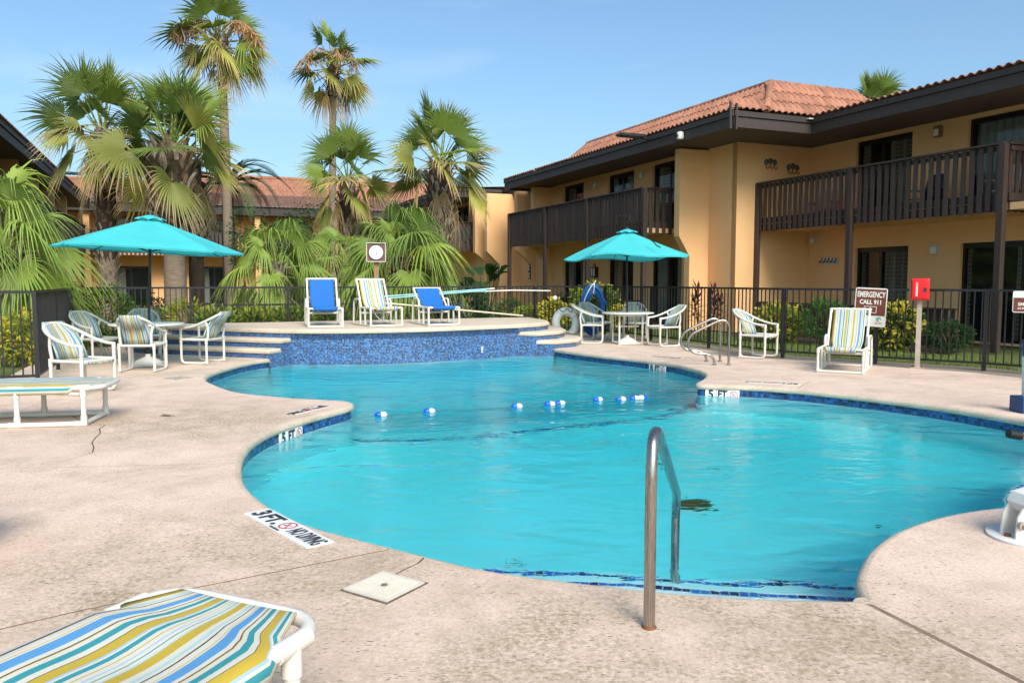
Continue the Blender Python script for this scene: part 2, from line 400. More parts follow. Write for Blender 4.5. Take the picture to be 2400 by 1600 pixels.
def m_ground():
    m, nt, b = newmat('lawn')
    g = nd(nt, 'NewGeometry').outputs['Position']
    a = ramp(nt, noisef(nt, g, 0.6, 5, 0.65), [(0.3, (0.07, 0.10, 0.022)), (0.7, (0.14, 0.19, 0.04))])
    k = mix(nt, 0.7, a, ramp(nt, noisef(nt, g, 40, 4, 0.8), [(0.3, (0.5, 0.5, 0.45)), (0.7, (1.3, 1.25, 1.0))]), 'MULTIPLY')
    nt.links.new(k, b.inputs['Base Color']); b.inputs['Roughness'].default_value = 0.95
    bump(nt, b, noisef(nt, g, 60, 3, 0.7), 0.8, 0.03)
    M['lawn'] = m
m_ground()

# ------------------------------------------------------------------ mesh helpers
class MB:
    def __init__(s): s.v = []; s.f = []; s.uv = []
    def add(s, vs, fs, uvs=None):
        o = len(s.v); s.v += [tuple(p) for p in vs]
        for i, f in enumerate(fs):
            s.f.append([o + k for k in f]); s.uv.append(uvs[i] if uvs else None)
        return s
    def box(s, cx, cy, cz, sx, sy, sz, rz=0.0, Mx=None):
        vs = [Vector((dx*sx/2, dy*sy/2, dz*sz/2)) for dx in (-1, 1) for dy in (-1, 1) for dz in (-1, 1)]
        if Mx is None: Mx = Matrix.Translation((cx, cy, cz)) @ Matrix.Rotation(rz, 4, 'Z')
        else: Mx = Matrix.Translation((cx, cy, cz)) @ Mx
        vs = [Mx @ p for p in vs]
        return s.add(vs, [(0, 1, 3, 2), (4, 6, 7, 5), (0, 4, 5, 1), (2, 3, 7, 6), (0, 2, 6, 4), (1, 5, 7, 3)])
    def bar(s, p0, p1, wd, ht):          # rectangular bar between two points (width horizontal, height up)
        p0 = Vector(p0); p1 = Vector(p1); d = p1 - p0; L = d.length; d /= L
        up = Vector((0, 0, 1)) if abs(d.z) < 0.99 else Vector((0, 1, 0))
        sd_ = d.cross(up).normalized(); up = sd_.cross(d)
        vs = [p + sd_*(a*wd/2) + up*(b*ht/2) for p in (p0, p1) for a, b in ((-1, -1), (1, -1), (1, 1), (-1, 1))]
        return s.add(vs, [(0, 1, 2, 3), (7, 6, 5, 4), (0, 4, 5, 1), (1, 5, 6, 2), (2, 6, 7, 3), (3, 7, 4, 0)])
    def tube(s, pts, r, n=10, cap=True, closed=False):
        pts = [Vector(p) for p in pts]; N = len(pts)
        rs = r if isinstance(r, (list, tuple)) else [r]*N
        tang = []
        for i in range(N):
            a = pts[(i-1) % N] if (closed or i > 0) else pts[0]
            b = pts[(i+1) % N] if (closed or i < N-1) else pts[-1]
            t = b - a
            tang.append(t.normalized() if t.length > 1e-9 else Vector((0, 0, 1)))
        up = Vector((0, 0, 1)) if abs(tang[0].z) < 0.9 else Vector((1, 0, 0))
        nrm = (up - tang[0]*up.dot(tang[0])).normalized()
        vs, fs = [], []
        for i in range(N):
            t = tang[i]; nrm = nrm - t*nrm.dot(t)
            nrm = nrm.normalized() if nrm.length > 1e-6 else t.orthogonal().normalized()
            bn = t.cross(nrm)
            for k in range(n):
                a = 2*pi*k/n; vs.append(pts[i] + (nrm*cos(a) + bn*sin(a))*rs[i])
        M_ = N if closed else N-1
        for i in range(M_):
            for k in range(n):
                a = i*n + k; b = i*n + (k+1) % n; c = ((i+1) % N)*n + (k+1) % n; d = ((i+1) % N)*n + k
                fs.append((a, b, c, d))
        if cap and not closed:
            fs.append(tuple(range(n-1, -1, -1))); fs.append(tuple((N-1)*n + k for k in range(n)))
        return s.add(vs, fs)
    def lathe(s, prof, n=24, c=(0, 0, 0), cap=True):
        vs = [(c[0] + r*cos(2*pi*k/n), c[1] + r*sin(2*pi*k/n), c[2] + z) for r, z in prof for k in range(n)]
        fs = [(i*n+k, i*n+(k+1) % n, (i+1)*n+(k+1) % n, (i+1)*n+k) for i in range(len(prof)-1) for k in range(n)]
        if cap:
            fs.append(tuple(range(n-1, -1, -1))); fs.append(tuple((len(prof)-1)*n+k for k in range(n)))
        return s.add(vs, fs)
    def prism(s, poly, z0, z1):
        n = len(poly)
        vs = [(x, y, z0) for x, y in poly] + [(x, y, z1) for x, y in poly]
        fs = [tuple(range(n-1, -1, -1)), tuple(range(n, 2*n))] + [(i, (i+1) % n, n+(i+1) % n, n+i) for i in range(n)]
        return s.add(vs, fs)
    def grid(s, P, uv=True):
        a, b = len(P), len(P[0]); vs = [p for row in P for p in row]; fs, us = [], []
        for i in range(a-1):
            for j in range(b-1):
                fs.append((i*b+j, i*b+j+1, (i+1)*b+j+1, (i+1)*b+j))
                us.append([(jj/(b-1), ii/(a-1)) for ii, jj in ((i, j), (i, j+1), (i+1, j+1), (i+1, j))])
        return s.add(vs, fs, us)
    def mesh(s, name, mat=None, smooth=False, ang=40):
        me = bpy.data.meshes.new(name); me.from_pydata(s.v, [], s.f)
        if any(u for u in s.uv):
            ul = me.uv_layers.new(name='uv'); k = 0
            for f, u in zip(s.f, s.uv):
                for j in range(len(f)):
                    if u: ul.data[k].uv = u[j]
                    k += 1
        if mat is not None: me.materials.append(M[mat] if isinstance(mat, str) else mat)
        if smooth:
            me.polygons.foreach_set('use_smooth', [True]*len(me.polygons)); me.set_sharp_from_angle(angle=R(ang))
        me.validate(); me.update(); return me

def link(name, me, parent=None, loc=None, rot=None, scl=None):
    o = bpy.data.objects.new(name, me); col.objects.link(o)
    if parent is not None: o.parent = parent
    if loc is not None: o.location = loc
    if rot is not None: o.rotation_euler = rot
    if scl is not None: o.scale = scl
    return o
def obj(name, mb, mat, parent=None, smooth=False, ang=40, loc=None, rot=None):
    return link(name, mb.mesh(name, mat, smooth, ang), parent, loc, rot)
def tag(o, label, cat, group=None):
    o['label'] = label; o['category'] = cat
    if group: o['group'] = group
    return o
def thing(name, label, cat, loc=(0, 0, 0), rz=0.0, group=None):
    o = bpy.data.objects.new(name, None); col.objects.link(o); o.empty_display_size = 0.2
    o.location = loc; o.rotation_euler = (0, 0, rz)
    return tag(o, label, cat, group)
def structure(o, label=None):
    o['kind'] = 'structure'
    if label: o['label'] = label
    return o
def copy_tree(o, parent=None):
    c = o.copy(); col.objects.link(c); c.parent = parent
    for ch in list(o.children): copy_tree(ch, c)
    return c
def cr_smooth(pts, n=8, closed=False):
    P = [Vector(p) if len(p) == 3 else Vector((p[0], p[1], 0)) for p in pts]; N = len(P); out = []
    M_ = N if closed else N-1
    for i in range(M_):
        p0 = P[(i-1) % N] if closed or i > 0 else P[0]*2 - P[1]
        p1 = P[i]; p2 = P[(i+1) % N]
        p3 = P[(i+2) % N] if closed or i+2 < N else P[-1]*2 - P[-2]
        for k in range(n):
            t = k/n
            out.append(0.5*((2*p1) + (p2-p0)*t + (2*p0-5*p1+4*p2-p3)*t*t + (3*p1-p0-3*p2+p3)*t**3))
    if not closed: out.append(P[-1].copy())
    return out
def fillet(pts, r, n=5):
    # polyline with its inner corners rounded (pipe bends)
    P = [Vector(p) for p in pts]; out = [P[0]]
    for i in range(1, len(P)-1):
        a = (P[i-1]-P[i]); b = (P[i+1]-P[i]); q = min(r, a.length*0.49, b.length*0.49)
        A = P[i] + a.normalized()*q; B = P[i] + b.normalized()*q
        for k in range(n+1):
            t = k/n; out.append(A*(1-t)**2 + P[i]*2*t*(1-t) + B*t*t)
    out.append(P[-1]); return out
def inpoly(x, y, poly):
    c = False; n = len(poly); j = n-1
    for i in range(n):
        xi, yi = poly[i][0], poly[i][1]; xj, yj = poly[j][0], poly[j][1]
        if (yi > y) != (yj > y) and x < (xj-xi)*(y-yi)/(yj-yi) + xi: c = not c
        j = i
    return c
def text_mesh(s, size, extr=0.0015, offset=0.0, sx=1.0):
    cu = bpy.data.curves.new('lettering', 'FONT'); cu.body = s; cu.size = size; cu.extrude = extr; cu.offset = offset
    cu.align_x = 'CENTER'; cu.align_y = 'CENTER'; cu.resolution_u = 3
    o = bpy.data.objects.new('lettering', cu); col.objects.link(o)
    bpy.context.view_layer.update()
    me = bpy.data.meshes.new_from_object(o.evaluated_get(bpy.context.evaluated_depsgraph_get()))
    bpy.data.objects.remove(o); bpy.data.curves.remove(cu)
    if sx != 1.0:
        for v in me.vertices: v.co.x *= sx
    me.name = 'lettering'
    return me
def lettering(s, size, mat, parent, loc, rot=(0, 0, 0), offset=0.0, sx=1.0, name='lettering'):
    me = text_mesh(s, size, 0.0015, offset, sx); me.materials.clear(); me.materials.append(M[mat])
    return link(name, me, parent, loc, rot)

# the courtyard's grid: U runs away along the building fronts, I runs right across the yard
UX, UY = -0.38723, 0.92198
IX, IY = 0.92198, 0.38723
OX, OY = 9.68, 15.9
def W(a, b): return (OX + UX*a + IX*b, OY + UY*a + IY*b)
GRZ = atan2(IY, IX)                     # rotation that turns local x to I and local y to U
# ------------------------------------------------------------------ pool outline (plan, metres)
ZW = -0.165
SEG_A = [(-4.50, 14.74), (-4.637, 14.44), (-4.74, 13.85), (-4.765, 13.2), (-4.74, 12.6), (-4.66, 12.1), (-4.46, 11.57), (-4.195, 11.142), (-3.81, 10.579), (-3.418, 10.187), (-3.0, 9.95), (-2.6, 9.76), (-2.2, 9.63), (-1.97, 9.52), (-1.87, 9.34), (-1.89, 9.12), (-1.98, 8.88), (-2.10, 8.58), (-2.21, 8.25), (-2.30, 7.9), (-2.345, 7.55), (-2.34, 7.1), (-2.27, 6.7), (-2.18, 6.35), (-2.06, 5.98), (-1.90, 5.6), (-1.669, 5.207), (-1.42, 4.876), (-1.18, 4.64), (-0.98, 4.49), (-0.736, 4.323), (-0.448, 4.13), (-0.2, 3.97), (0.0, 3.875), (0.238, 3.79), (0.48, 3.715), (0.75, 3.635), (1.064, 3.577), (1.35, 3.55), (1.585, 3.545)]
SEG_B = [(1.60, 3.56), (1.635, 3.68), (1.69, 3.82), (1.827, 4.06), (1.987, 4.285), (2.229, 4.541), (2.508, 4.753), (2.825, 4.925), (3.181, 5.045), (3.7, 5.12), (4.3, 5.3), (4.9, 5.75), (5.33, 6.4), (5.5, 7.2), (5.44, 8.0), (5.2, 8.72), (4.918, 9.303), (4.499, 9.891), (4.134, 10.32), (3.75, 10.68), (3.3, 10.93), (2.9, 11.03), (2.68, 11.09), (2.60, 11.2), (2.66, 11.38), (2.82, 11.72), (2.97, 12.15), (3.04, 12.65), (2.97, 13.3), (2.75, 14.05), (2.32, 14.75), (1.75, 15.5), (1.25, 16.25), (0.90, 16.93)]
Q1, Q2, Q3 = (-4.50, 14.74), (-4.36, 15.0), (-4.25, 15.28)
R1, R2, R3 = (0.90, 16.93), (0.52, 17.0), (0.13, 17.05)
ARC = [Q3, (-3.45, 15.25), (-2.55, 15.42), (-1.75, 15.76), (-1.05, 16.18), (-0.45, 16.62), R3]
A = [(p.x, p.y) for p in cr_smooth(SEG_A, 5)]
B = [(p.x, p.y) for p in cr_smooth(SEG_B, 5)]
ARCS = [(p.x, p.y) for p in cr_smooth(ARC, 6)]
C = [R1, R2] + ARCS[::-1] + [Q2, Q1]          # from the right end of the wall back to the left end
POOL = A + B + C[1:-1]
def normals(pts, closed):
    # unit normals pointing away from the pool's water (the outline runs with the water on its left or right: tested below)
    N = len(pts); out = []
    for i in range(N):
        a = pts[(i-1) % N] if closed or i > 0 else pts[0]; b = pts[(i+1) % N] if closed or i < N-1 else pts[-1]
        dx, dy = b[0]-a[0], b[1]-a[1]; L = hypot(dx, dy) or 1
        out.append((dy/L, -dx/L))
    return out
def area(p): return 0.5*sum(p[i][0]*p[(i+1) % len(p)][1]-p[(i+1) % len(p)][0]*p[i][1] for i in range(len(p)))
SGN = 1 if area(POOL) > 0 else -1
def push(pts, d, closed=False):
    return [(p[0]+n[0]*d*SGN, p[1]+n[1]*d*SGN) for p, n in zip(pts, normals(pts, closed))]

def sweep(mb, pts, prof, closed=False, flip=False, uvz=False):
    # prof: list of (offset outwards, z); builds a strip surface along pts
    nr = normals(pts, closed); N = len(pts); rows = []
    s = 0.0; S = [0.0]
    for i in range(1, N): s += hypot(pts[i][0]-pts[i-1][0], pts[i][1]-pts[i-1][1]); S.append(s)
    vs = [(p[0]+n[0]*o*SGN, p[1]+n[1]*o*SGN, z) for p, n in zip(pts, nr) for o, z in prof]
    K = len(prof); fs, us = [], []
    for i in range(N if closed else N-1):
        j = (i+1) % N
        for k in range(K-1):
            fs.append((i*K+k, j*K+k, j*K+k+1, i*K+k+1) if not flip else (i*K+k, i*K+k+1, j*K+k+1, j*K+k))
            sj = S[j] if j else S[i]+0.1
            q = [(S[i], prof[k][1]), (sj, prof[k][1]), (sj, prof[k+1][1]), (S[i], prof[k+1][1])]
            us.append(q if not flip else [q[0], q[3], q[2], q[1]])
    mb.add(vs, fs, us)

deck = structure(link('pool_deck', None))
NOSE = [(0.05, 0.0), (0.030, -0.002), (0.012, -0.012), (0.002, -0.030), (0.0, -0.050), (0.006, -0.070), (0.022, -0.079), (0.06, -0.08)]
for seg in (A, B):
    mb = MB(); sweep(mb, seg, NOSE); obj('coping', mb, 'concrete_coping', deck, True, 60)
ca, cb = push(A, 0.05)[-1], push(B, 0.05)[0]
mb = MB(); mb.prism([(1.575, 3.53), ca, (ca[0]+0.03, ca[1]-0.01), cb, (1.612, 3.56)], -0.06, -0.002) if False else mb.add([(1.572, 3.553, -0.03), (ca[0], ca[1], -0.0015), (cb[0], cb[1], -0.0015), (1.612, 3.575, -0.03), (ca[0]+0.05, ca[1]-0.02, -0.0015)], [(0, 1, 4, 2, 3)])
obj('coping', mb, 'concrete_coping', deck)
mb = MB(); mb.prism([(1.612+0.062*cos(k*pi/8), 3.505+0.062*sin(k*pi/8)) for k in range(16)], -0.08, -0.003); obj('coping', mb, 'concrete_coping', deck)
# waterline band and plaster walls
basin = structure(link('pool_basin', None))
for seg in (A, B):
    mb = MB(); sweep(mb, seg, [(0.03, -0.07), (0.03, -0.185)]); obj('tile_band', mb, 'mosaic_band', basin)
    mb = MB(); sweep(mb, seg, [(0.03, -0.185), (0.03, -3.2)]); obj('side_wall', mb, 'pool_plaster', basin, True, 60)
mb = MB(); sweep(mb, C, [(0.0, -0.21), (0.0, -3.2)]); obj('side_wall', mb, 'pool_plaster', basin)
mb = MB(); sweep(mb, [R1, R2], [(0.0, 0.085), (0.0, -0.21)]); sweep(mb, [R2, R3], [(0.0, 0.26), (0.0, -0.21)])
sweep(mb, ARCS[::-1], [(0.0, 0.43), (0.0, -0.21)])
sweep(mb, [Q3, Q2], [(0.0, 0.26), (0.0, -0.21)]); sweep(mb, [Q2, Q1], [(0.0, 0.085), (0.0, -0.21)])
obj('tile_wall', mb, 'mosaic', basin)

BRK = [(3.2, 12.6), (2.72, 11.7), (2.03, 10.83), (1.18, 10.35), (0.215, 9.92), (-0.5, 9.56), (-1.4, 9.38), (-2.2, 9.45), (-3.5, 10.0)]
BRKS = cr_smooth(BRK, 8)
def brk_y(x):
    b = min(BRKS, key=lambda p: abs(p.x - x)); return b.y
def floor_z(x, y):
    d = y - brk_y(max(-3.4, min(3.1, x)))
    if d <= 0: return -1.02 - 0.48*max(0.0, min(1.0, (y-4.2)/5.4))
    t = min(1.0, d/3.4); t = t*t*(3-2*t); return -1.5 - 1.15*t
mb = MB(); nx, ny = 56, 76
mb.grid([[(-5.2 + 11*j/nx, 3.2 + 14.4*i/ny, floor_z(-5.2 + 11*j/nx, 3.2 + 14.4*i/ny)) for j in range(nx+1)] for i in range(ny+1)])
obj('pool_floor', mb, 'pool_plaster', basin, True, 60)
def ribbon(pts, wd, z=None, zf=None):
    mb = MB(); P = [(p.x, p.y) for p in pts]; nr = normals(P, False); rows = []; s = 0
    vs, fs, us = [], [], []; S = [0]
    for i in range(1, len(P)): S.append(S[-1]+hypot(P[i][0]-P[i-1][0], P[i][1]-P[i-1][1]))
    for p, n in zip(P, nr):
        for k in (-0.5, 0.5):
            x, y = p[0]+n[0]*wd*k, p[1]+n[1]*wd*k
            vs.append((x, y, (zf(x, y) if zf else z)))
    for i in range(len(P)-1):
        a = 2*i; q = (a, a+2, a+3, a+1); fs.append(q); us.append([(S[i], 0), (S[i+1], 0), (S[i+1], wd), (S[i], wd)])
    # upward winding
    v = [Vector(vs[k]) for k in fs[0]]
    if (v[1]-v[0]).cross(v[2]-v[0]).z < 0:
        fs = [f[::-1] for f in fs]; us = [u[::-1] for u in us]
    mb.add(vs, fs, us); return mb
obj('break_line', ribbon(BRKS[6:-6], 0.11, zf=lambda x, y: max(floor_z(x, y), floor_z(x, y-0.08)) + 0.012), 'mosaic_line', basin)
STB = [(-0.6, 4.15), (-0.2, 4.27), (0.16, 4.33), (0.48, 4.32), (0.79, 4.26), (1.05, 4.19), (1.28, 4.16), (1.8, 4.1), (2.3, 4.05)]
STA = [(-0.9, 4.70), (-0.5, 4.76), (-0.06, 4.77), (0.52, 4.72), (0.79, 4.66), (1.04, 4.61), (1.28, 4.57), (1.57, 4.55), (2.0, 4.48), (2.5, 4.40)]
for pts, z in ((STB, -0.30), (STA, -0.57)):
    c = cr_smooth(pts, 5)
    mb = MB(); mb.prism([(p.x, p.y) for p in c] + [(c[-1].x, 3.3), (c[0].x, 3.3)], -1.6, z); obj('entry_step', mb, 'pool_plaster', basin)
    off = [Vector((p.x, p.y-0.045, 0)) for p in c]
    obj('step_tiles', ribbon(off, 0.05, z=z+0.006), 'mosaic_line', basin)
BEN = [(3.3, 4.6), (3.66, 5.6), (3.78, 6.0), (3.97, 6.27), (4.33, 6.58), (4.9, 6.78), (5.8, 6.85)]
c = cr_smooth(BEN, 5)
mb = MB(); mb.prism([(p.x, p.y) for p in c] + [(6.2, 6.85), (6.2, 4.4)], -1.7, -0.50); obj('bench_step', mb, 'pool_plaster', basin)
for d in (0.04, 0.12):
    obj('step_tiles', ribbon([Vector((p.x+d*0.8, p.y-d*0.6, 0)) for p in c], 0.045, z=-0.494), 'mosaic_line', basin)
# main drain on the floor
zd = floor_z(1.52, 6.54)
t = thing('floor_drain', 'round olive green drain cover on the shallow pool floor', 'drain', (1.56, 6.75, floor_z(1.56, 6.75)))
simple('drain_green', (0.10, 0.105, 0.03), 0.7, var=0.4, nscale=10)
mb = MB(); mb.lathe([(0.17, -0.02), (0.17, 0.02), (0.15, 0.035), (0.02, 0.05)], 24); obj('cover', mb, 'drain_green', t)
mb = MB()
for k in range(-4, 5): mb.box(k*0.032, 0, 0.045, 0.010, 2*sqrt(max(0, 0.145**2-(k*0.032)**2)), 0.014)
obj('slot_bars', mb, 'black_plastic', t)
# fallen leaf litter on the floor
for i, (x, y, r) in enumerate([(0.05, 5.35, 0.10), (1.55, 8.1, 0.05), (2.05, 8.0, 0.06), (2.6, 7.1, 0.04), (2.9, 6.1, 0.05)]):
    mb = MB(); z = floor_z(x, y)+0.012
    for k in range(6):
        a = random.uniform(0, 6.3); q = random.uniform(0, r); L = random.uniform(0.02, 0.05)
        px, py = x+q*cos(a), y+q*sin(a); b2 = random.uniform(0, 6.3)
        dx, dy = cos(b2)*L, sin(b2)*L
        mb.add([(px-dx, py-dy, z), (px-dy*.3, py+dx*.3, z+.006), (px+dx, py+dy, z), (px+dy*.3, py-dx*.3, z+.004)], [(0, 1, 2, 3)])
    o = obj('leaf_litter', mb, 'boot', None)
    tag(o, ['dark leaf litter under water nearest the entry steps', 'left speck of leaf litter above the round pool drain', 'right speck of leaf litter above the round pool drain', 'small leaf speck right of the pool drain', 'small leaf speck nearest the curved deck point'][i], 'leaf litter', 'leaf litter on the pool floor')

wat = MB(); outl = push(A, 0.06) + push(B, 0.06) + push(C, 0.06)[1:-1]
n = len(outl)
wat.add([(x, y, ZW) for x, y in outl] + [(x, y, -3.25) for x, y in outl],
        [tuple(range(n)) if SGN > 0 else tuple(range(n-1, -1, -1)), tuple(range(2*n-1, n-1, -1)) if SGN > 0 else tuple(range(n, 2*n))]
        + [((i+1) % n, i, n+i, n+(i+1) % n) if SGN > 0 else (i, (i+1) % n, n+(i+1) % n, n+i) for i in range(n)])
wobj = structure(obj('pool_water', wat, 'water'))

# ------------------------------------------------------------------ deck slabs cut at the joints and cracks
CR1, CR2, CR3 = (-6.65, 11.1), (-8.92, 16.6), (2.5, 21.4)      # fence corners
F4, F5 = (5.1, 14.95), (7.62, 12.8)
DECK = [(-14.5, -2.5), (-14.5, 7.8), (-7.2, 10.9), (-9.6, 17.0), (2.55, 22.0), (2.55, 20.6), (4.75, 14.8), (7.25, 12.55), (8.6, 9.6), (13.0, 3.0), (13.0, -2.5)]
def strip(pts, wd):
    P = [Vector((p[0], p[1], 0)) for p in pts]; L, Rr = [], []
    for i, p in enumerate(P):
        a = P[max(0, i-1)]; b = P[min(len(P)-1, i+1)]; t = (b-a).normalized(); nn = Vector((-t.y, t.x, 0))
        wv = wd if not callable(wd) else wd(i/(len(P)-1))
        L.append(p+nn*wv/2); Rr.append(p-nn*wv/2)
    return [(p.x, p.y) for p in L + Rr[::-1]]
def wob(p0, p1, n, amp, seed):
    rnd = random.Random(seed); out = []
    d = Vector((p1[0]-p0[0], p1[1]-p0[1])); nn = Vector((-d.y, d.x)).normalized()
    for i in range(n+1):
        t = i/n; o = rnd.uniform(-amp, amp)*(1 if 0 < i < n else 0)
        out.append((p0[0]+d.x*t+nn.x*o, p0[1]+d.y*t+nn.y*o))
    return out
JOINTS = [([(-14.4, 9.75), (-7.0, 9.55), (-2.62, 9.06)], 0.018), ([(-14.4, 5.75), (-5.2, 5.95), (-2.11, 6.27)], 0.018),
          ([(-7.0, -2.4), (-3.4, 2.2), (-1.9, 3.42), (-0.66, 4.22)], 0.02), ([(1.60, 3.50), (1.86, 2.75), (3.4, -2.4)], 0.028),
          ([(3.86, 10.68), (4.35, 11.5), (6.9, 12.78)], 0.012), ([(4.6, 9.95), (6.1, 10.35), (8.5, 9.9)], 0.010), ([(-7.5, 12.2), (-4.78, 12.15)], 0.012),
          ([(2.95, 13.6), (4.85, 14.55)], 0.010), ([(5.46, 7.3), (12.9, 6.0)], 0.012)]
CRACKS = [(wob((-5.6, 9.2), (-4.1, 7.95), 7, 0.05, 3)+wob((-4.1, 7.95), (-3.55, 6.65), 6, 0.05, 4)[1:]+wob((-3.55, 6.65), (-3.66, 6.14), 3, 0.02, 5)[1:], 0.014),
          (wob((-0.46, 4.10), (-0.60, 3.78), 4, 0.02, 6), 0.022), (wob((-0.86, 3.35), (-1.30, 3.12), 6, 0.012, 8), 0.016),
          (wob((-4.2, 4.35), (-2.2, 3.9), 9, 0.02, 9), 0.006), (wob((2.55, 2.85), (2.75, 2.2), 6, 0.03, 12), 0.012)]
polys = [DECK, push(A, 0.05) + push(B, 0.05) + [R2] + push(ARCS[::-1], 0.12) + [Q2]]
kinds = ['deck', 'pool']
for p, wd in JOINTS: polys.append(strip(p, wd)); kinds.append('joint')
for p, wd in CRACKS: polys.append(strip(p, lambda t, w_=wd: w_*(0.3+0.7*sin(pi*min(1, max(0, 0.15+0.75*t))))*1.0)); kinds.append('crack')
vv, ee = [], []
for p in polys:
    o = len(vv); vv += [Vector(q) for q in p]; ee += [(o+i, o+(i+1) % len(p)) for i in range(len(p))]
V2, E2, F2, *_ = delaunay_2d_cdt(vv, ee, [], 0, 1e-5)
cls = []
for f in F2:
    cx = sum(V2[k].x for k in f)/3; cy = sum(V2[k].y for k in f)/3; c = None
    if inpoly(cx, cy, polys[0]) and not inpoly(cx, cy, polys[1]):
        c = 'slab'
        for p, k in zip(polys[2:], kinds[2:]):
            if inpoly(cx, cy, p): c = k
    cls.append(c)
edge = {}
for i, f in enumerate(F2):
    for k in range(3):
        e = (min(f[k], f[(k+1) % 3]), max(f[k], f[(k+1) % 3])); edge.setdefault(e, []).append(i)
seen = set(); comps = []
for i in range(len(F2)):
    if i in seen or cls[i] != 'slab': continue
    st = [i]; seen.add(i); cp = []
    while st:
        q = st.pop(); cp.append(q); f = F2[q]
        for k in range(3):
            e = (min(f[k], f[(k+1) % 3]), max(f[k], f[(k+1) % 3]))
            for j in edge[e]:
                if j not in seen and cls[j] == 'slab': seen.add(j); st.append(j)
    comps.append(cp)
def flat(tris, z, depth, chamfer=True):
    mb = MB(); idx = {}; vs = []; fs = []; cnt = {}
    for t in tris:
        f = list(F2[t]); a, b, c = (V2[k] for k in f)
        if (b-a).cross(c-a) < 0: f = f[::-1]
        for k in f:
            if k not in idx: idx[k] = len(vs); vs.append((V2[k].x, V2[k].y, z))
        fs.append(tuple(idx[k] for k in f))
        for k in range(3):
            e = (f[k], f[(k+1) % 3]); cnt[e] = cnt.get(e, 0)+1
    mb.add(vs, fs)
    for (a, b) in cnt:
        if (b, a) not in cnt and depth:
            pa, pb = V2[a], V2[b]
            mb.add([(pa.x, pa.y, z), (pb.x, pb.y, z), (pb.x, pb.y, z-depth), (pa.x, pa.y, z-depth)], [(0, 3, 2, 1)])
    return mb
for cp in comps: obj('slab', flat(cp, 0.0, 0.06), 'concrete', deck)
jt = [i for i in range(len(F2)) if cls[i] == 'joint']; ck = [i for i in range(len(F2)) if cls[i] == 'crack']
obj('joint_filler', flat(jt, -0.0022, 0), 'joint', deck); obj('crack_gaps', flat(ck, -0.006, 0), 'crack', deck)

# ground sheet with a hole under the deck; grey path under the right fence; lawn
GROUND = [(-300, -60), (300, -60), (300, 420), (-300, 420)]
PATH = [(2.55, 20.6), (4.75, 14.8), (7.25, 12.55), (8.6, 9.6), (13.0, 3.0), (13.0, -2.5), (14.2, -2.5), (14.2, 3.4), (9.35, 10.2), (8.02, 13.25), (5.5, 15.4), (3.1, 21.1), (2.55, 22.0)]
def sheet(name, poly, hole, z, mat):
    vs = [Vector(p) for p in poly]; es = [(i, (i+1) % len(poly)) for i in range(len(poly))]
    o = len(vs)
    if hole: vs += [Vector(p) for p in hole]; es += [(o+i, o+(i+1) % len(hole)) for i in range(len(hole))]
    v, e, f, *_ = delaunay_2d_cdt(vs, es, [], 0, 1e-6); mb = MB(); fs = []
    for t in f:
        cx = sum(v[k].x for k in t)/3; cy = sum(v[k].y for k in t)/3
        if inpoly(cx, cy, poly) and not (hole and inpoly(cx, cy, hole)):
            a, b, c = (v[k] for k in t); fs.append(tuple(t) if (b-a).cross(c-a) > 0 else tuple(t)[::-1])
    mb.add([(p.x, p.y, z) for p in v], fs); return structure(obj(name, mb, mat))
sheet('ground', GROUND, [(p[0]*1.0, p[1]) for p in DECK], -0.03, 'lawn')
sheet('path', PATH, None, -0.012, 'concrete_path')
# walk behind the back fence
sheet('footpath', [(-7.2, 19.6), (-4.4, 21.3), (-3.4, 24.5), (-2.2, 29), (-3.6, 29), (-5.2, 24.4), (-6.6, 21.5)], None, -0.022, 'concrete_path')

# ------------------------------------------------------------------ raised terrace with steps
plat = structure(link('raised_terrace', None))
dL, dR = (-0.93, 0.37), (0.68, 0.73)
def leg(p, d, k): return (p[0]+d[0]*k, p[1]+d[1]*k)
arc_in = push(ARCS[::-1], 0.15)[::-1]
T_POLY = ARCS + [leg(R3, dR, 0.68), (0.82, 18.05), (0.80, 18.75), (0.42, 20.28), (-7.35, 17.0), leg(Q3, dL, 2.95)]
S1_POLY = [Q2] + arc_in + [R2, leg(R2, dR, 0.72), (1.20, 18.1), (1.15, 18.9), (0.80, 20.42), (-7.75, 16.85), leg(Q2, dL, 3.2)]
S2_POLY = [Q1] + arc_in + [R1, leg(R1, dR, 0.75), (1.58, 18.1), (1.52, 19.0), (1.18, 20.58), (-8.12, 16.68), leg(Q1, dL, 3.4)]
def offs(poly, d):
    sg = 1 if area(poly) > 0 else -1; n = len(poly); out = []
    for i in range(n):
        a, p, b = Vector(poly[i-1]), Vector(poly[i]), Vector(poly[(i+1) % n])
        n1 = Vector(((p-a).y, -(p-a).x)).normalized(); n2 = Vector(((b-p).y, -(b-p).x)).normalized()
        m_ = (n1+n2); k = max(0.4, 1+n1.dot(n2)); q = p + m_/k*d*sg
        out.append((q.x, q.y))
    return out
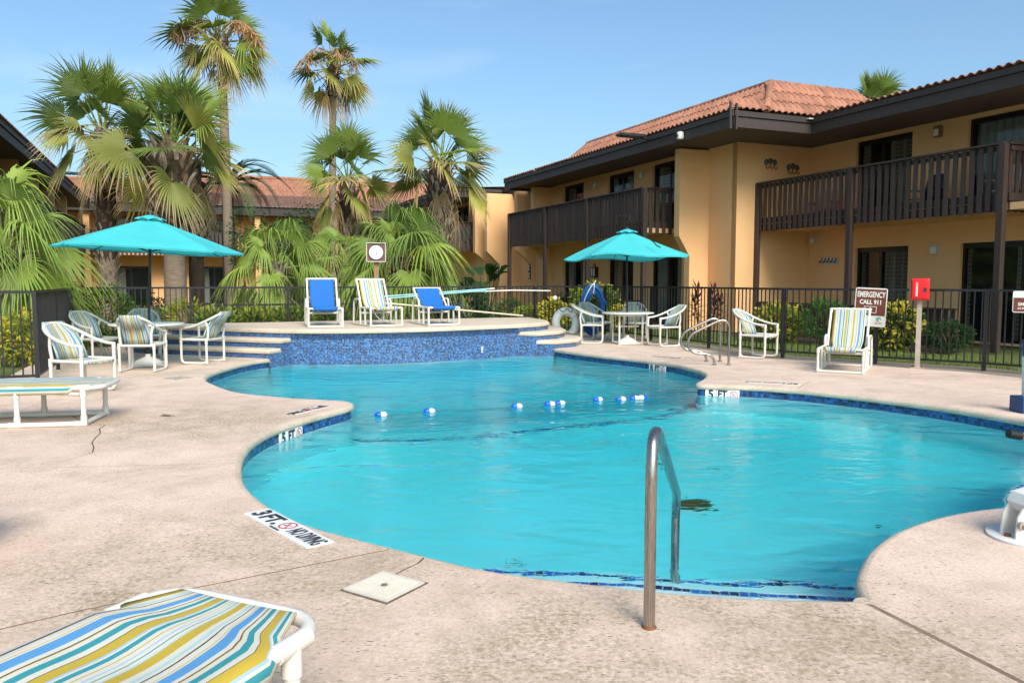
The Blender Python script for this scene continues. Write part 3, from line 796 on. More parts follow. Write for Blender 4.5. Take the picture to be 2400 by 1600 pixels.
def level(poly, z0, z1, th, over):
    mb = MB(); p = poly if area(poly) > 0 else poly[::-1]
    mb_r = MB(); n = len(p); s = 0; vs, fs, us = [], [], []
    for i in range(n):
        a, b = p[i], p[(i+1) % n]; L = hypot(b[0]-a[0], b[1]-a[1])
        mb_r.add([(a[0], a[1], z0), (b[0], b[1], z0), (b[0], b[1], z1-th), (a[0], a[1], z1-th)], [(0, 1, 2, 3)], [[(s, z0), (s+L, z0), (s+L, z1), (s, z1)]]); s += L
    obj('riser', mb_r, 'mosaic', plat)
    rings = [(over-0.03, z1-th), (over-0.006, z1-th+0.004), (over+0.002, z1-th+0.025), (over, z1-0.035), (over-0.012, z1-0.012), (over-0.03, z1-0.002), (over-0.05, z1)]
    vs = []; fs = []
    for o_, z in rings: vs += [(q[0], q[1], z) for q in offs(p, o_)]
    for k in range(len(rings)-1):
        for i in range(n): fs.append((k*n+i, k*n+(i+1) % n, (k+1)*n+(i+1) % n, (k+1)*n+i))
    fs.append(tuple((len(rings)-1)*n+i for i in range(n))); fs.append(tuple(range(n-1, -1, -1)))
    mb.add(vs, fs); obj('tread_slab', mb, 'concrete_raised', plat, True, 50)
level(S2_POLY, 0.0, 0.172, 0.085, 0.03)
level(S1_POLY, 0.15, 0.345, 0.085, 0.03)
level(T_POLY, 0.32, 0.52, 0.09, 0.03)
ZT = 0.52
t = thing('return_fitting', 'small white return fitting on the blue mosaic wall', 'fitting', (-0.62, 16.46, 0.02))
mb = MB(); mb.box(0, 0, 0, 0.035, 0.02, 0.13, 0.6); obj('plate', mb, 'white_plastic', t); mb = MB(); mb.tube([(0, 0, -0.02), (0.016, -0.022, -0.02)], 0.01, 8); obj('nozzle', mb, 'black_plastic', t)
# ------------------------------------------------------------------ buildings
def wallbox(name, parent, a0, a1, b0, b1, z0, z1, mat='stucco'):
    mb = MB(); mb.prism([W(a0, b0), W(a1, b0), W(a1, b1), W(a0, b1)][::-1], z0, z1)
    return obj(name, mb, mat, parent)
def wall_holes(name, parent, along, fixed, u0, u1, z0, z1, holes, th, mat='stucco'):
    # wall in the plane b=fixed (along='a') or a=fixed (along='b') with rectangular openings (u0,u1,z0,z1); th = thickness behind
    us = sorted(set([u0, u1] + [h[0] for h in holes] + [h[1] for h in holes])); zs = sorted(set([z0, z1] + [h[2] for h in holes] + [h[3] for h in holes]))
    mb = MB()
    def P(u, t, z):
        x, y = W(u, fixed+t) if along == 'a' else W(fixed+t, u); return (x, y, z)
    def ishole(u, z): return any(h[0] < u < h[1] and h[2] < z < h[3] for h in holes)
    for i in range(len(us)-1):
        for k in range(len(zs)-1):
            if ishole((us[i]+us[i+1])/2, (zs[k]+zs[k+1])/2): continue
            for t in (0, th):
                mb.add([P(us[i], t, zs[k]), P(us[i+1], t, zs[k]), P(us[i+1], t, zs[k+1]), P(us[i], t, zs[k+1])], [(0, 1, 2, 3)])
    for h in holes:
        q = [(h[0], h[2]), (h[1], h[2]), (h[1], h[3]), (h[0], h[3])]
        for i in range(4):
            a, b = q[i], q[(i+1) % 4]
            mb.add([P(a[0], 0, a[1]), P(b[0], 0, b[1]), P(b[0], th, b[1]), P(a[0], th, a[1])], [(0, 1, 2, 3)])
    for (ua, za, ub, zb) in ((u0, z0, u0, z1), (u1, z0, u1, z1), (u0, z1, u1, z1)):
        mb.add([P(ua, 0, za), P(ub, 0, zb), P(ub, th, zb), P(ua, th, za)], [(0, 1, 2, 3)])
    return obj(name, mb, mat, parent)
def glazing(parent, along, fixed, u0, u1, z0, z1, th, curtain='curtain', split=0.5, name='window', open_=0.5, room=1.6):
    # sliding door or window set back in its opening: frame, two panes, curtain behind, dark room box
    def P(u, t, z):
        x, y = W(u, fixed+t) if along == 'a' else W(fixed+t, u); return (x, y, z)
    def bx(mb, ua, ub, ta, tb, za, zb):
        q = [P(ua, ta, 0)[:2], P(ub, ta, 0)[:2], P(ub, tb, 0)[:2], P(ua, tb, 0)[:2]]
        if area(q) < 0: q = q[::-1]
        mb.prism(q, za, zb)
    d = th*0.55; mb = MB(); f = 0.07
    bx(mb, u0, u0+f, d, d+0.09, z0, z1); bx(mb, u1-f, u1, d, d+0.09, z0, z1); bx(mb, u0+f, u1-f, d, d+0.09, z1-0.12, z1); bx(mb, u0+f, u1-f, d, d+0.09, z0, z0+f)
    um = u0+(u1-u0)*split
    bx(mb, um-0.045, um+0.045, d+0.01, d+0.07, z0+f, z1-0.12)
    wn_ = obj(name, mb, 'dark_frame', parent)
    for ua, ub, k in ((u0+f, um-0.045, 0.03), (um+0.045, u1-f, 0.05)):
        g = MB(); bx(g, ua, ub, d+k, d+k+0.006, z0+f, z1-0.12); obj('pane', g, 'window_glass', wn_)
    # curtains: pleated sheets
    for s0, s1 in ((u0+0.05, u0+(u1-u0)*open_*0.62), (u1-(u1-u0)*(1-open_)*0.75, u1-0.05)):
        n = 22; rows = []
        for z in (z0+0.05, z1-0.1): rows.append([P(s0+(s1-s0)*j/n, d+0.15+0.04*sin(j*2.1), z) for j in range(n+1)])
        c = MB(); c.grid(rows); me = c
        me.uv = [[(u*(s1-s0)*1.3, v*(z1-z0)*1.0) for u, v in q] for q in me.uv]
        obj('curtain', me, curtain, wn_, True)
    r = MB()
    def quad(*p): r.add(p, [(0, 1, 2, 3)])
    for (ua, ub, ta, tb) in ((u0-.3, u1+.3, d+room, d+room), (u0-.3, u0-.3, th, d+room), (u1+.3, u1+.3, th, d+room)):
        quad(P(ua, ta, z0), P(ub, tb, z0), P(ub, tb, z1+.1), P(ua, ta, z1+.1))
    for z in (z0, z1+.1): quad(P(u0-.3, th, z), P(u1+.3, th, z), P(u1+.3, d+room, z), P(u0-.3, d+room, z))
    obj('room_shell', r, 'room_dark', wn_)
    return wn_
TILE_W = 0.2
def tile_mesh(L=0.44, wd=TILE_W, seg=6, lift=0.022):
    # one barrel tile: x across, y up the slope, z out of the roof
    mb = MB(); vs = []; fs = []
    for yy, zz in ((0.0, lift), (L, 0.0)):
        for t in (0.0, -0.016):
            for k in range(seg+1):
                x = -wd/2 + wd*k/seg; h = 0.055*max(0.0, cos((x/wd)*pi*1.15)) if True else 0
                vs.append((x, yy, zz + h + t))
    n = seg+1
    for k in range(seg):
        fs.append((k, k+1, 2*n+k+1, 2*n+k)); fs.append((n+k, k, k+1, n+k+1)[::-1])
        fs.append((n+k, n+k+1, 3*n+k+1, 3*n+k)[::-1])
    mb.add(vs, fs); return mb
TILE = tile_mesh().mesh('tile', 'terracotta', True, 60)
TILE_B = tile_mesh().mesh('tile', 'terracotta_brown', True, 60)
def tile_place(parent, x0, y0, z0, xdir, updir, n, rows, step=0.38, me=None, stuff=False, skip=None):
    # rows of tiles; xdir along the eave, updir up the slope (unit 3d vectors)
    xd = Vector(xdir).normalized(); ud = Vector(updir).normalized(); nd_ = xd.cross(ud)
    if nd_.z < 0: xd = -xd; nd_ = xd.cross(ud); x0, y0, z0 = (Vector((x0, y0, z0)) - xd*(n-1)*TILE_W)
    rot = Matrix((xd, ud, nd_)).transposed().to_4x4(); me = me or TILE
    if stuff:
        mb = MB(); base = me
    for r in range(rows):
        for k in range(n):
            if skip and skip(r, k): continue
            p = Vector((x0, y0, z0)) + xd*(k*TILE_W) + ud*(r*step) + nd_*random.uniform(0, 0.004)
            mtx = Matrix.Translation(p) @ rot
            if stuff:
                mb.add([mtx @ v.co for v in base.vertices], [tuple(q.vertices) for q in base.polygons])
            else:
                o = link('tile', me, parent); o.matrix_local = mtx
    if stuff and mb.v:
        o = obj('far_tiles', mb, me.materials[0], parent, True, 60); o['kind'] = 'stuff'

def fascia(parent, a0, b0, a1, b1, zb=5.17, zt=5.56, th=0.06):
    x0, y0 = W(a0, b0); x1, y1 = W(a1, b1)
    mb = MB(); mb.bar((x0, y0, (zb+zt-0.14)/2), (x1, y1, (zb+zt-0.14)/2), th, zt-0.14-zb); f = obj('fascia', mb, 'fascia_wood', parent)
    dx, dy = x1-x0, y1-y0; L = hypot(dx, dy); nx_, ny_ = -dy/L*0.03, dx/L*0.03
    # drip board set a little forward (towards the court)
    s = -1 if (nx_*(-9-x0)+ny_*(9-y0)) < 0 else 1
    mb = MB(); mb.bar((x0+s*nx_, y0+s*ny_, zt-0.065), (x1+s*nx_, y1+s*ny_, zt-0.065), th+0.02, 0.13); obj('drip_board', mb, 'fascia_wood', f)
    return f
def balcony(parent, along, fixed, u0, u1, z_rail=4.16, z_slat=2.80, posts=(), slat_w=0.115, pitch=0.2, inward=1.0, foot=None, name='balcony', out=1.0):
    # slatted guard: handrail, back rails, floor rim, every slat and post
    def P(u, t, z):
        x, y = W(u, fixed+t*out) if along == 'a' else W(fixed+t*out, u); return (x, y, z)
    mb = MB(); mb.bar(P(u0-0.03, 0.0, z_rail-0.02), P(u1+0.03, 0.0, z_rail-0.02), 0.15, 0.04)
    bal = obj(name, mb, 'brown_wood', parent)
    for z, h in ((z_rail-0.11, 0.09), (z_slat+0.30, 0.16)):
        m2 = MB(); m2.bar(P(u0, 0.055, z), P(u1, 0.055, z), 0.04, h); obj('back_rail', m2, 'brown_wood', bal)
    m2 = MB(); m2.bar(P(u0, 0.07, z_slat+0.11), P(u1, 0.07, z_slat+0.11), 0.05, 0.18); obj('rim_joist', m2, 'brown_wood', bal)
    n = max(1, int(round((u1-u0)/pitch))); sm = None
    ux, uy = P(1, 0, 0)[0]-P(0, 0, 0)[0], P(1, 0, 0)[1]-P(0, 0, 0)[1]; rz = atan2(uy, ux)
    mb = MB(); H = z_rail-0.05-z_slat; mb.box(0, 0, H/2, slat_w, 0.03, H); sm = mb.mesh('slat', 'brown_wood')
    for i in range(n):
        u = u0+(i+0.5)*(u1-u0)/n; x, y, _ = P(u, 0.0, 0)
        if any(abs(u-p) < 0.09 for p in posts): continue
        link('slat', sm, bal, (x, y, z_slat+random.uniform(-0.012, 0.012)), (random.uniform(-0.006, 0.006), random.uniform(-0.008, 0.008), rz))
    for p in posts:
        x, y, _ = P(p, -0.01, 0); m2 = MB(); zf = foot if foot is not None else z_slat-0.02
        m2.box(x, y, (z_rail+zf)/2-0.02, 0.13, 0.13, z_rail-zf-0.04, rz); obj('post', m2, 'brown_wood', bal)
    return bal
def patio_rail(parent, along, fixed, u0, u1, zt=0.86, pitch=0.17, name='patio_railing'):
    def P(u, t, z):
        x, y = W(u, fixed+t) if along == 'a' else W(fixed+t, u); return (x, y, z)
    mb = MB(); mb.bar(P(u0, 0, zt-0.02), P(u1, 0, zt-0.02), 0.13, 0.04); bal = obj(name, mb, 'brown_wood', parent)
    m2 = MB(); m2.bar(P(u0, 0.05, 0.2), P(u1, 0.05, 0.2), 0.04, 0.1); obj('back_rail', m2, 'brown_wood', bal)
    n = int((u1-u0)/pitch); ux, uy = P(1, 0, 0)[0]-P(0, 0, 0)[0], P(1, 0, 0)[1]-P(0, 0, 0)[1]; rz = atan2(uy, ux)
    mb = MB(); mb.box(0, 0, 0.40, 0.115, 0.03, 0.80); sm = mb.mesh('slat', 'brown_wood')
    for i in range(n):
        x, y, _ = P(u0+(i+0.5)*(u1-u0)/n, 0, 0); link('slat', sm, bal, (x, y, 0.02), (0, 0, rz))
    return bal
def fin(parent, a0, a1, b_up, b_lo, b_in, ztop=5.2, zc0=2.15, zc1=2.72):
    # shear wall: wide above, corbelled back to a narrow foot below
    pr = [(b_in, 0), (b_in, ztop), (b_up, ztop), (b_up, zc1), (b_lo, zc0), (b_lo, 0)]
    mb = MB(); vs = [(*W(a, b), z) for a in (a0, a1) for b, z in pr]; n = len(pr)
    fs = [tuple(range(n)), tuple(range(2*n-1, n-1, -1))] + [(i, n+i, n+(i+1) % n, (i+1) % n) for i in range(n)]
    mb.add(vs, fs); return obj('shear_wall', mb, 'stucco', parent)

main = thing('hotel_wing', 'long two storey tan stucco hotel wing with brown balconies at the right', 'building', (0, 0, 0))
BW, BF = 1.9, -0.85           # wall planes: near wing, far wing
# near wing
holes = [(3.80, 5.58, 3.0, 5.15), (-0.6, 2.28, 3.0, 5.15), (3.80, 5.50, 0.05, 2.32), (-0.6, 2.35, 0.05, 2.32)]
wall_holes('wall', main, 'a', BW, -4.0, 7.45, 0, 5.25, holes, 0.16)
glazing(main, 'a', BW, 3.80, 5.58, 3.0, 5.15, 0.16, 'curtain', 0.55, 'balcony_door', 0.8)
glazing(main, 'a', BW, -0.6, 2.28, 3.0, 5.15, 0.16, 'curtain_plain', 0.5, 'balcony_door', 0.3)
glazing(main, 'a', BW, 3.80, 5.50, 0.05, 2.32, 0.16, 'curtain', 0.55, 'patio_door', 0.9)
glazing(main, 'a', BW, -0.6, 2.35, 0.05, 2.32, 0.16, 'curtain', 0.5, 'patio_door', 0.95)
wallbox('balcony_floor', main, -4.0, 7.25, 0.10, BW, 2.84, 2.98, 'stucco')
balcony(main, 'a', 0.0, 0.0, 7.2, posts=(0.0, 3.85, 7.2), foot=0.0, slat_w=0.105, pitch=0.197)
balcony(main, 'b', 0.0, 0.1, BW, posts=(), name='balcony_return', out=-1.0, slat_w=0.105)
patio_rail(main, 'a', 0.0, 0.9, 7.1)
# middle block
wall_holes('wall', main, 'b', 7.25, -0.7, BW, 0, 5.25, [], 0.2)
wallbox('wall', main, 7.26, 8.55, -0.7, -0.5, 0, 5.25)
fin(main, 8.5, 8.76, -1.72, -1.35, -0.6)
# far wing
holes = [(16.0, 17.72, 3.0, 5.14), (12.42, 14.18, 3.0, 5.14), (9.55, 11.3, 3.0, 5.14), (16.0, 17.68, 0.05, 2.26), (12.4, 14.12, 0.05, 2.26), (9.6, 11.3, 0.05, 2.26)]
wall_holes('wall', main, 'a', BF, 8.7, 23.6, 0, 5.25, holes, 0.16)
for i, h in enumerate(holes):
    glazing(main, 'a', BF, *h[:2], *h[2:], 0.16, 'curtain_plain' if i % 2 else 'curtain', 0.5, 'balcony_door' if i < 3 else 'patio_door', [0.5, 0.75, 0.4, 0.6, 0.35, 0.5][i])
wallbox('balcony_floor', main, 9.2, 19.4, -2.34, BF, 2.84, 2.98, 'stucco')
balcony(main, 'a', -2.45, 9.2, 19.4, posts=(9.2, 12.67, 15.95, 19.4), foot=0.0, slat_w=0.135, pitch=0.2)
balcony(main, 'b', 9.2, -2.35, -1.45, posts=(), name='balcony_return', out=1.0, slat_w=0.125)
patio_rail(main, 'a', -2.4, 9.3, 16.0)
fin(main, 18.67, 18.94, -1.72, -1.05, BF); fin(main, 20.34, 20.64, -1.72, -1.05, BF)
fin(main, 22.0, 22.3, -2.45, -1.85, BF, 5.25); fin(main, 23.5, 23.8, -2.45, -1.75, BF, 5.25)
# third block, stepping out further back
wall_holes('wall', main, 'a', -1.9, 23.8, 34, 0, 5.25, [(26.0, 27.8, 3.0, 5.1)], 0.16)
glazing(main, 'a', -1.9, 26.0, 27.8, 3.0, 5.1, 0.16, 'curtain_plain', 0.5, 'balcony_door', 0.5)
wallbox('wall', main, 23.6, 23.8, -1.95, -0.9, 0, 5.25)
wallbox('balcony_floor', main, 24.4, 33.0, -3.5, -1.9, 2.84, 2.98, 'stucco')
balcony(main, 'b', 24.35, -3.6, -2.0, posts=(-3.6,), name='balcony_return', slat_w=0.13, out=1.0)
balcony(main, 'a', -3.6, 24.4, 33.0, posts=(33.0,), slat_w=0.13, pitch=0.22)
# roof: eave boards, soffits, low decks, mansard over the middle
for a0, b0, a1, b1 in ((-4.0, -0.03, 5.23, -0.03), (5.2, -0.06, 5.2, -2.48), (5.17, -2.45, 19.9, -2.45), (19.87, -2.45, 19.87, -1.2), (19.9, -1.2, 23.2, -1.2), (23.2, -1.2, 23.2, -3.75), (23.2, -3.72, 34, -3.72)):
    fascia(main, a0, b0, a1, b1)
sf = MB()
for a0, a1, b0, b1 in ((-4.0, 5.3, 0.0, BW+0.1), (5.25, 7.4, -2.4, BW+0.1), (7.4, 19.85, -2.4, -0.5), (19.85, 23.2, -1.15, -0.5), (23.25, 34, -3.68, -1.7)):
    p = [W(a0, b0), W(a1, b0), W(a1, b1), W(a0, b1)]
    sf.add([(x, y, 5.25) for x, y in p], [(0, 1, 2, 3)])
obj('soffit', sf, 'soffit', main)
rd = MB()
def rq(*q): rd.add([(*W(a, b), z) for a, b, z in q], [tuple(range(len(q)))])
rq((-4.0, -0.06, 5.56), (5.2, -0.06, 5.56), (5.2, 3.4, 5.78), (-4.0, 3.4, 5.78))
rq((16.9, -2.5, 5.57), (19.9, -2.5, 5.57), (19.9, 2.6, 5.74), (16.9, 2.6, 5.74))
rq((5.2, -2.5, 5.56), (17, -2.5, 5.56), (17, 3.4, 5.56), (5.2, 3.4, 5.56))
rq((19.8, -1.25, 5.57), (23.2, -1.25, 5.57), (23.2, 3, 5.74), (19.8, 3, 5.74))
rq((23.2, -3.76, 5.57), (34, -3.76, 5.57), (34, 2, 5.9), (23.2, 2, 5.9))
roof = obj('roof', rd, 'terracotta_brown', main)
EA, EB, AP = (5.2, -2.45), 5.60, 6.57
TA, TB, TA2, TB2 = 6.1, -0.6, 16.0, 2.2           # mansard top rectangle
ms = MB()
def mq(*q): ms.add([(*W(a, b), z) for a, b, z in q], [tuple(range(len(q)))])
MB0, MA2 = -1.5, 16.9                               # foot of the court-facing slope, and its far end
mq((5.2, -2.5, 5.57), (17.0, -2.5, 5.57), (17.0, MB0, 5.70), (5.2, MB0, 5.70))
mq((5.2, MB0, 5.58), (MA2, MB0, 5.58), (TA2, TB, AP-.02), (TA, TB, AP-.02)); mq((5.2, MB0, 5.58), (TA, TB, AP-.02), (TA, TB2, AP-.02), (5.2, 3.3, 5.58))
mq((MA2, MB0, 5.58), (MA2, 3.3, 5.58), (TA2, TB2, AP-.02), (TA2, TB, AP-.02)); mq((TA, TB, AP-.02), (TA2, TB, AP-.02), (TA2, TB2, AP-.02), (TA, TB2, AP-.02))
mq((5.2, 3.3, 5.58), (TA, TB2, AP-.02), (TA2, TB2, AP-.02), (MA2, 3.3, 5.58))
obj('mansard', ms, 'terracotta_brown', main)
mroof = obj('mansard_tiles', MB().box(*W(11, 1.0), 6.53, 0.4, 0.4, 0.05), 'terracotta', main)
# right (camera-facing) slope: rows run along b, up-slope towards +a
up = Vector((UX*0.9, UY*0.9, AP-5.60)); L_r = up.length; stp = L_r/3.0
x0, y0 = W(5.14, -2.35)
def skipR(r, k):
    b = -2.35+k*TILE_W; f = (r+0.5)/3.0
    if b < MB0: return r > 0
    return b < MB0 + f*(TB-MB0) - 0.02 or b > 3.3 - f*(3.3-TB2)
tile_place(mroof, x0, y0, 5.60, (IX, IY, 0), up, 28, 3, stp, skip=skipR)
# left (court-facing) slope: a flat apron of two courses, then three steep ones
x0, y0 = W(5.3, -2.53); tile_place(mroof, x0, y0, 5.575, (UX, UY, 0), (IX, IY, 0.13), 58, 1)
x0, y0 = W(5.3, -2.10); tile_place(mroof, x0, y0, 5.64, (UX, UY, 0), (IX, IY, 0.13), 58, 2, stuff=True)
up = Vector((IX*0.9, IY*0.9, AP-5.66)); rows = 3; stp = up.length/rows
x0, y0 = W(5.3, MB0-0.02)
def skipL(r, k):
    a = 5.3+k*TILE_W; f = (r+0.5)/rows
    return a < 5.2 + f*0.9 - 0.02 or a > MA2 - f*0.9
tile_place(mroof, x0, y0, 5.68, (UX, UY, 0), up, 59, rows, stp, stuff=True, skip=lambda r, k: skipL(r, 58-k))
# eave courses elsewhere
x0, y0 = W(-3.9, -0.14); tile_place(mroof, x0, y0, 5.565, (UX, UY, 0), (IX, IY, 0.09), 46, 1)
x0, y0 = W(17.0, -2.53); tile_place(mroof, x0, y0, 5.565, (UX, UY, 0), (IX, IY, 0.06), 15, 1)
x0, y0 = W(23.3, -3.8); tile_place(mroof, x0, y0, 5.565, (UX, UY, 0), (IX, IY, 0.08), 50, 2, stuff=True)
# ridge and hip caps
for (p, q, r_) in (((5.17, MB0, 5.66), (TA, TB, AP+.02), 0.10), ((TA, TB, AP+.02), (TA, TB2, AP+.02), 0.09), ((TA, TB, AP+.02), (TA2, TB, AP+.02), 0.09), ((TA, TB2, AP+.02), (5.4, 3.1, 5.8), 0.09), ((TA2, TB, AP+.02), (MA2, MB0, 5.66), 0.09)):
    P0 = Vector((*W(p[0], p[1]), p[2])); P1 = Vector((*W(q[0], q[1]), q[2])); n = max(2, int((P1-P0).length/0.42)); cm = None
    if n > 12: n = 12
    for i in range(n):
        a = P0.lerp(P1, i/n); b = P0.lerp(P1, (i+1)/n + 0.02)
        mb = MB(); mb.tube([a, b], [r_*1.06, r_*0.96], 10); obj('ridge_cap', mb, 'terracotta', mroof, True, 50)
# verge boards and flashing at the roof corner, gutter scrap in the valley
mb = MB()
for d in (-0.09, 0.09):
    x, y = W(5.14, -2.52+d); mb.box(x, y, 5.42, 0.05, 0.05, 0.62, GRZ)
obj('corner_boards', mb, 'fascia_wood', main)
mb = MB(); x, y = W(5.12, -0.12); mb.box(x, y, 5.52, 0.28, 0.16, 0.03, GRZ); obj('gutter', mb, 'light_box', main)
# fittings on the walls
def wall_fit(name, label, cat, a, b, z, build, nrm='a', group=None):
    x, y = W(a, b); t = thing(name, label, cat, (x, y, z), GRZ - (pi/2 if nrm == 'a' else 0), group)   # local -y faces the court
    build(t); return t
def f_box(c, wd, h, d):
    def b(t):
        mb = MB(); mb.box(0, -d/2, 0, wd, d, h); obj('housing', mb, c, t); mb = MB(); mb.box(0, -d-0.004, -h*0.1, wd*0.8, 0.012, h*0.6); obj('lens', mb, 'sign_white', t)
    return b
wall_fit('wall_light', 'brown box wall light between the two near upper doors', 'wall light', 3.02, BW, 5.0, f_box('post_wood', 0.16, 0.26, 0.14))
wall_fit('wall_light', 'pale box wall light between the two near patio doors', 'wall light', 3.0, BW, 2.2, f_box('light_box', 0.2, 0.24, 0.10))
wall_fit('wall_light', 'pale box wall light in the inner corner under the near balcony', 'wall light', 7.0, BW, 2.6, f_box('light_box', 0.2, 0.2, 0.10))
wall_fit('wall_light', 'pale box wall light on the far upper wall, nearer one', 'wall light', 11.85, BF, 4.9, f_box('light_box', 0.18, 0.24, 0.10))
wall_fit('wall_light', 'pale box wall light on the far upper wall, farther one', 'wall light', 15.0, BF, 4.9, f_box('light_box', 0.18, 0.24, 0.10))
def f_camera(t):
    mb = MB(); mb.lathe([(0.02, -.14), (0.08, -.13), (0.10, -.06), (0.09, 0.05), (0.03, 0.07)], 16); obj('dome', mb, 'white_plastic', t, True)
    mb = MB(); mb.lathe([(0.0, -0.05), (0.035, -0.04), (0.04, 0.0), (0.0, 0.04)], 12, (-0.0, -0.09, -0.03)); obj('lens', mb, 'black_plastic', t, True)
wall_fit('security_camera', 'white dome security camera on the brown eave board', 'camera', 7.3, -2.56, 5.34, f_camera)
def f_flood(t):
    mb = MB(); mb.tube([(0, 0, 0), (0, -0.25, 0.03)], 0.03, 8); obj('arm', mb, 'black_metal', t)
    mb = MB(); mb.box(0, -0.62, 0.07, 0.34, 0.78, 0.07); obj('head', mb, 'black_metal', t)
    mb = MB()
    for i in range(4): mb.box(0, -0.38-i*0.16, 0.028, 0.28, 0.12, 0.014)
    obj('led_panel', mb, 'grey_bronze', t)
wall_fit('floodlight', 'black floodlight on an arm under the terracotta eave, right building', 'floodlight', 8.9, -2.5, 5.46, f_flood)
def f_fish(t):
    mb = MB()
    for cx in (-0.15, 0, 0.15):
        mb.lathe([(0.005, -.10), (0.05, -0.05), (0.075, 0), (0.05, .05), (0.005, .10)], 8, (cx, -0.03, 0.05+0.02*cos(cx*20)))
    obj('plaque', mb, 'grey_bronze', t, True)
    for cx in (-0.15, 0, 0.15):
        m2 = MB(); m2.tube(fillet([(cx, -0.02, 0), (cx, -0.03, -0.13), (cx+0.05, -0.06, -0.15), (cx+0.06, -0.08, -0.09)], 0.03), 0.012, 6); obj('hook', m2, 'rust', t)
wall_fit('hook_rack', 'upper left grey cluster hook rack on the corner wall', 'hook rack', 7.25, 0.42, 4.72, f_fish, 'b')
wall_fit('hook_rack', 'lower right grey cluster hook rack on the corner wall', 'hook rack', 7.25, 1.22, 4.62, f_fish, 'b')
def f_hooks(t):
    mb = MB(); mb.box(0, -0.012, 0, 0.68, 0.024, 0.18); obj('board', mb, 'light_box', t)
    for i in range(5):
        x = -0.27+i*0.135; m2 = MB(); m2.tube(fillet([(x, -0.02, 0.09), (x+0.01, -0.06, 0.0), (x, -0.09, -0.05), (x-0.03, -0.1, 0.0)], 0.03), 0.013, 6); obj('hook', m2, 'black_metal', t)
wall_fit('hook_board', 'white board with five black hooks under the near balcony', 'hook board', 6.42, BW, 1.99, f_hooks)
def f_lantern(t):
    mb = MB(); mb.box(0, -0.06, 0, 0.34, 0.10, 0.30); obj('pane', mb, 'sign_white', t)
    mb = MB()
    for x in (-.17, 0, .17): mb.box(x, -0.06, 0, 0.03, 0.13, 0.34)
    for z in (-.17, .17): mb.box(0, -0.06, z, 0.42, 0.13, 0.035)
    mb.tube([(-.1, -.05, .18), (0, -.05, .32), (.1, -.05, .18)], 0.015, 6); obj('cage', mb, 'black_metal', t)
wall_fit('wall_lantern', 'black caged lantern between the far patio doors', 'lantern', 15.0, BF-0.02, 1.75, f_lantern)
def f_num(s):
    def b(t):
        mb = MB(); mb.box(0, -0.02, 0, 0.17, 0.04, 0.62); obj('backing', mb, 'ink', t)
        for i, z in enumerate((0.23, 0.10, -0.09, -0.22)):
            m2 = MB(); m2.box(0, -0.045, z, 0.11, 0.012, 0.10); obj('number_plate', m2, 'sign_white', t)
            for k in range(2):
                m3 = MB(); m3.box(0, -0.053, z-0.022+k*0.044, 0.05 if (i+k+s) % 3 else 0.02, 0.004, 0.012); obj('digit_mark', m3, 'ink', t)
    return b
wall_fit('room_number_sign', 'black room number plaque on the narrow end of the far shear wall', 'sign', 22.15, -1.86, 1.82, f_num(0))
wall_fit('room_number_sign', 'black room number plaque beside the far balcony post', 'sign', 20.49, -1.06, 1.82, f_num(1))

# left building: same grid, facing right
left = thing('hotel_wing', 'left hotel wing with dark sloping eave behind the fan palm', 'building', (0, 0, 0))
def Lp(k, d): return (-12.8 + UX*k - IX*d, 19.9 + UY*k - IY*d)     # k away, d behind the eave line
def lbox(name, k0, k1, d0, d1, z0, z1, mat='stucco'):
    mb = MB(); p = [Lp(k0, d0), Lp(k1, d0), Lp(k1, d1), Lp(k0, d1)]
    if area(p) < 0: p = p[::-1]
    mb.prism(p, z0, z1); return obj(name, mb, mat, left)
lbox('wall', -6, 24, 1.9, 2.1, 0, 5.25); lbox('soffit', -6, 24, 0.03, 1.9, 5.22, 5.25, 'soffit')
lbox('roof', -6, 24, -0.08, 6, 5.57, 5.62, 'terracotta_brown'); lbox('balcony_floor', -4, 22, 0.1, 1.9, 2.84, 2.98)
mb = MB(); a, b = Lp(-6, 0), Lp(24, 0); mb.bar((*a, 5.30), (*b, 5.30), 0.06, 0.25); f_ = obj('fascia', mb, 'fascia_wood', left)
mb = MB(); a, b = Lp(-6, -0.03), Lp(24, -0.03); mb.bar((*a, 5.50), (*b, 5.50), 0.08, 0.13); obj('drip_board', mb, 'fascia_wood', f_)
a = Lp(-6, -0.12); tile_place(left, a[0], a[1], 5.58, (UX, UY, 0), (-IX, -IY, 0.09), 150, 1, me=TILE_B, stuff=True)
for k in (-2, 2.0, 6.0, 10.0, 14.0, 18.0):
    lbox('shear_wall', k, k+0.28, 0.4, 1.9, 2.7, 5.22); lbox('shear_wall', k, k+0.28, 0.9, 1.9, 0, 2.7)
for k in range(6):
    for z0, z1 in ((0.05, 2.2), (3.0, 5.0)):
        lbox('window', k*4+0.0, k*4+1.7, 1.86, 1.9, z0, z1, 'dark_frame')
mb = MB(); a, b = Lp(-4, 0.06), Lp(22, 0.06); mb.bar((*a, 4.14), (*b, 4.14), 0.15, 0.04); lb = obj('balcony', mb, 'brown_wood', left)
mb = MB(); mb.box(0, 0, 0.655, 0.125, 0.03, 1.31); sm_ = mb.mesh('slat', 'brown_wood')
for i in range(130):
    p = Lp(-4+i*0.2+0.1, 0.06); link('slat', sm_, lb, (*p, 2.8), (0, 0, GRZ+pi/2))
for k in (-4, 0, 4, 8, 12, 16, 20):
    p = Lp(k, 0.05); mb = MB(); mb.box(*p, 2.07, 0.13, 0.13, 4.1, GRZ); obj('post', mb, 'brown_wood', lb)
mb = MB(); a, b = Lp(-4, 0.0), Lp(14, 0.0); mb.bar((*a, 0.84), (*b, 0.84), 0.13, 0.04); lp_ = obj('patio_railing', mb, 'brown_wood', left)
